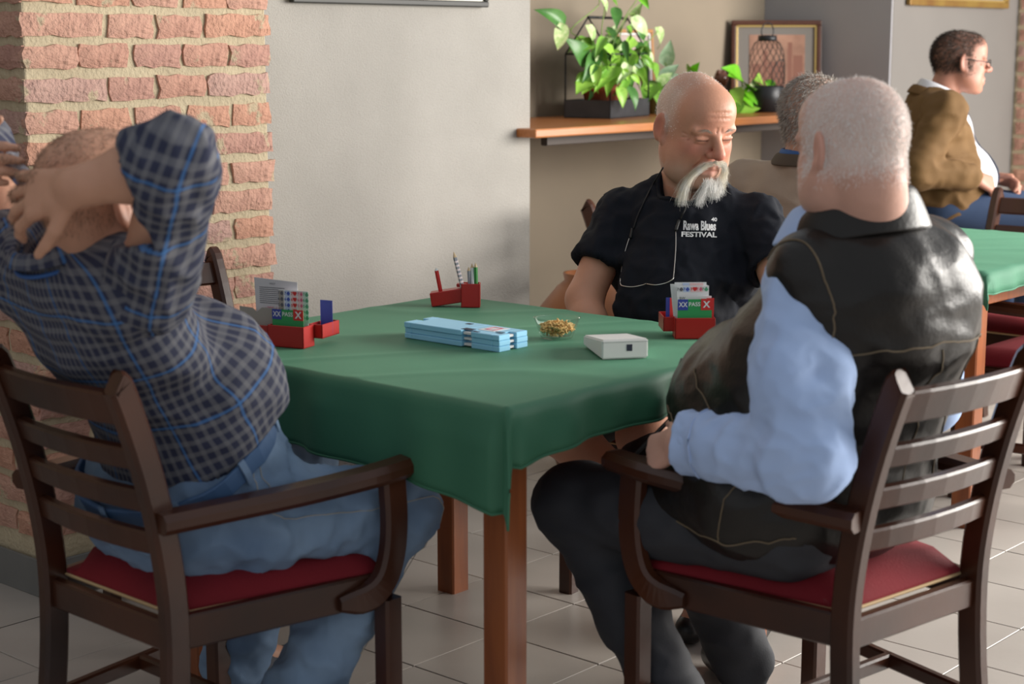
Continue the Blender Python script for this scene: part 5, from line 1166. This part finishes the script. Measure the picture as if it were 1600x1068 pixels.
# ------------------------------------------------------------------ person in the brown blazer (far right, in profile), on a bar stool
def person_blazer():
    bx, by = 6.085, 3.155; fw = (.69, -.72, 0); W = Frame((bx, by, 0), fw); sz = .74
    h = Frame(W(.085, 0, 1.335), (.69, -.72, -.04), sc=1.0)
    lo = np.array((5.6, 2.35, .3)); F = Field((5.6, 2.3, -.01), (6.85, 3.5, 1.50), .012, [(tuple(np.array(h.c) - .15), tuple(np.array(h.c) + .15), .0048), (tuple(np.array(W(.30, -.1, .93)) - .12), tuple(np.array(W(.38, .1, .9)) + .12), .006)])
    F.ell(W(0, 0, 1.04), (.11, .15, .17), W.R, .03); F.ell(W(.04, 0, .86), (.15, .16, .17), W.R, .05); F.cone(W(0, 0, 1.15), h(-.03, 0, -.04), .06, .058, .03); head(F, h, jowl=.006)
    RA = (W(-.02, -.19, 1.15), W(-.14, -.25, .93), W(.10, -.19, .90)); LA = (W(0, .19, 1.15), W(.04, .27, .93), W(.27, .15, .87))
    for a, b, c in (RA, LA): F.cone(a, b, .046, .04, .02); F.cone(b, c, .04, .028, .02)
    hand(F, RA[2], W.f * .85 + W.l * .25 - Vector((0, 0, .35)), W.l * .7 - Vector((0, 0, .6)), 1, curl=(.7, .7, .5)); hand(F, LA[2], W.f * .8 - W.l * .3 - Vector((0, 0, .1)), -W.l * .6 - Vector((0, 0, .7)), -1, curl=(.7, .8, .5))
    LEG = [(W(.0, s * .1, .775), W(.40, s * .13, .74), W(.36, s * .13, .34), W(.48, s * .14, .25)) for s in (1, -1)]
    for a, b, c, d in LEG: F.cone(a, b, .07, .05, .03); F.cone(b, c, .048, .035, .02); F.cone(c, d + Vector((0, 0, .035)), .034, .028, .02)
    o, v, Fc = skin_obj('person', F, M_skin); skin_paint(o.data, v, (.42, .20, .14), h, 17, red=(.50, .16, .12), amt=.4)
    setp(o, 'person in a brown blazer, white shirt and dark tie sitting in profile by the wall', 'person')
    hair_on('hair', v, Fc, h, lambda f, l, u: np.clip(sstep(-f, -.045, -.02) * sstep(u, -.055, -.02) + sstep(u, .062, .075) * sstep(-f, -.085, -.065), 0, 1) * (np.abs(l) < .083), 12000, .020, (-.5, 0, -.35), .0012, mat('dark_hair', (.035, .022, .016), .5, (.06, .04, .03), 40, 1), o, lift=.5, jit=.25)
    M_bl = mat('brown_blazer_cloth', (.150, .080, .026), .85, (.125, .065, .020), 8, 1, .15, 260); M_ws = mat('white_shirt_cloth', (.66, .66, .70), .8)
    S = Field((5.75, 2.45, .68), (6.75, 3.4, 1.27), .009); S.ell(W(.02, 0, 1.03), (.125, .14, .17), W.R, .03); S.ell(W(.075, 0, .87), (.175, .15, .16), W.R, .05); S.cone(W(.0, .08, 1.13), W(.0, -.08, 1.13), .05, .05, .05); S.cone(W(.0, 0, 1.14), W(.01, 0, 1.2), .07, .066, .03); S.cut(W(0, 0, .77), (0, 0, -1))
    sh, sv, sF = skin_obj('shirt', S, M_ws, o, wr=[dict(amp=.005, sc=9, seed=101)])
    S = Field((5.65, 2.4, .66), (6.75, 3.45, 1.27), .0085); S.ell(W(-.015, 0, 1.03), (.15, .195, .19), W.R, .03); S.ell(W(.02, 0, .84), (.195, .205, .2), W.R, .06); S.cone(W(-.02, .165, 1.145), W(-.02, -.165, 1.145), .066, .066, .05); S.cone(W(-.04, 0, 1.185), W(-.02, .16, 1.15), .055, .05, .03); S.cone(W(-.04, 0, 1.185), W(-.02, -.16, 1.15), .055, .05, .03)
    S.cut(W(.075, 0, 1.15), tuple(W.f * .30 + Vector((0, 0, .10))), .012); S.cone(W(.26, 0, .70), W(.16, 0, 1.20), .125, .085, .02, True); S.cone(W(.02, 0, 1.2), W(.05, 0, 1.3), .066, .08, .01, True)
    for a, b, c in (RA, LA): S.cone(a, b, .072, .064, .03); S.ell(b, (.064, .064, .064), None, .02); S.cone(b, b.lerp(c, .92), .062, .048, .02)
    S.cut(W(0, 0, .70), (0, 0, -1))
    jo, jv, jF = skin_obj('blazer', S, M_bl, o, wr=[dict(amp=.010, sc=(6, 6, 5), seed=111), dict(amp=.009, sc=(9, 9, 13), seed=113, ridged=True)])
    ctr = W(0, 0, 1.2); A_ = np.linspace(.75, 2 * math.pi - .75, 21); band('lapel_collar', [W(-.012 + .082 * math.cos(a), .080 * math.sin(a), 1.185 - .03 * math.cos(a)) for a in A_], [.034] * 21, .004, .5, M_bl, jo, ctr=ctr)
    A_ = np.linspace(.3, 2 * math.pi - .3, 21); band('shirt_collar', [W(.006 + .074 * math.cos(a), .072 * math.sin(a), 1.195 - .03 * math.cos(a)) for a in A_], [.046] * 21, .002, .4, M_ws, sh, ctr=W(.006, 0, 1.2))
    Ts = bvh_of(sv, sF); P = []
    for t in np.linspace(0, 1, 12):
        p = W(.4, 0, 1.165 - .30 * t); q = Ts.ray_cast(p, -W.f); P.append((q[0] if q[0] else W(.2, 0, p.z)) + W.f * .004)
    vb, fb = sweep(P, .05, .006, up=tuple(W.l), bev=.001, taper=[.8, .5] + [.55 + .045 * i for i in range(10)]); link('tie', fixn(mesh('tie', vb, fb)), mat('navy_tie', (.015, .025, .055), .6), sh)
    S = Field((5.85, 2.45, .2), (6.75, 3.35, .9), .012); S.ell(W(0, 0, .79), (.17, .19, .10), W.R, .04)
    for a, b, c, d in LEG: S.cone(a, b, .092, .074, .03); S.cone(b, c - Vector((0, 0, .02)), .072, .06, .03)
    skin_obj('jeans', S, mat('dark_denim', (.03, .055, .12), .85, (.02, .04, .09), 6, 1), o)
    for a, b, c, d in LEG:
        s_ = shoe('shoe', (c.x, c.y, 0), (d.x, d.y, 0), M_shoe, o); s_.location.z = d.z
    # spectacles
    g = empty('spectacles', h(.09, 0, 0)); setp(g, 'dark-rimmed spectacles on the face of the person in the brown blazer', 'eyeglasses'); M_rim = mat('dark_rim', (.02, .016, .014), .35)
    gp = lambda f, l, u: h(f, l, u) - Vector(g.location)
    for s in (1, -1):
        tubes('rim', [[gp(.108 - .006 * abs(math.cos(t)), s * (.033 + .024 * math.cos(t)), -.004 + .016 * math.sin(t)) for t in np.linspace(0, 2 * math.pi, 22)]], .0018, M_rim, g, 5); tubes('temple', [[gp(.100, s * .058, .002), gp(.08, s * .074, .004), gp(.0, s * .084, .010), gp(-.02, s * .086, .004)]], .0018, M_rim, g, 5)
    tubes('bridge', [[gp(.107, -.010, .0), gp(.114, 0, .004), gp(.107, .010, .0)]], .0018, M_rim, g, 5)
    # bar stool
    st = empty('bar_stool', W(.02, 0, 0), math.atan2(fw[1], fw[0])); setp(st, 'dark wooden bar stool under the person in the brown blazer', 'stool')
    lathe('seat', [(0, .64), (.17, .64), (.175, .655), (.165, .672), (0, .675)], M_wood, st, 28)
    for k in range(4):
        a = math.pi / 4 + k * math.pi / 2; bar('leg', [(.19 * math.cos(a), .19 * math.sin(a), 0), (.13 * math.cos(a), .13 * math.sin(a), .645)], .034, .034, M_wood, st, up=(-math.sin(a), math.cos(a), 0), bev=.004)
        b_ = a + math.pi / 2; r_ = .168; bar('foot_rail', [(r_ * math.cos(a), r_ * math.sin(a), .245), (r_ * math.cos(b_), r_ * math.sin(b_), .245)], .024, .02, M_wood, st, up=(0, 0, 1), bev=.003)
person_blazer()
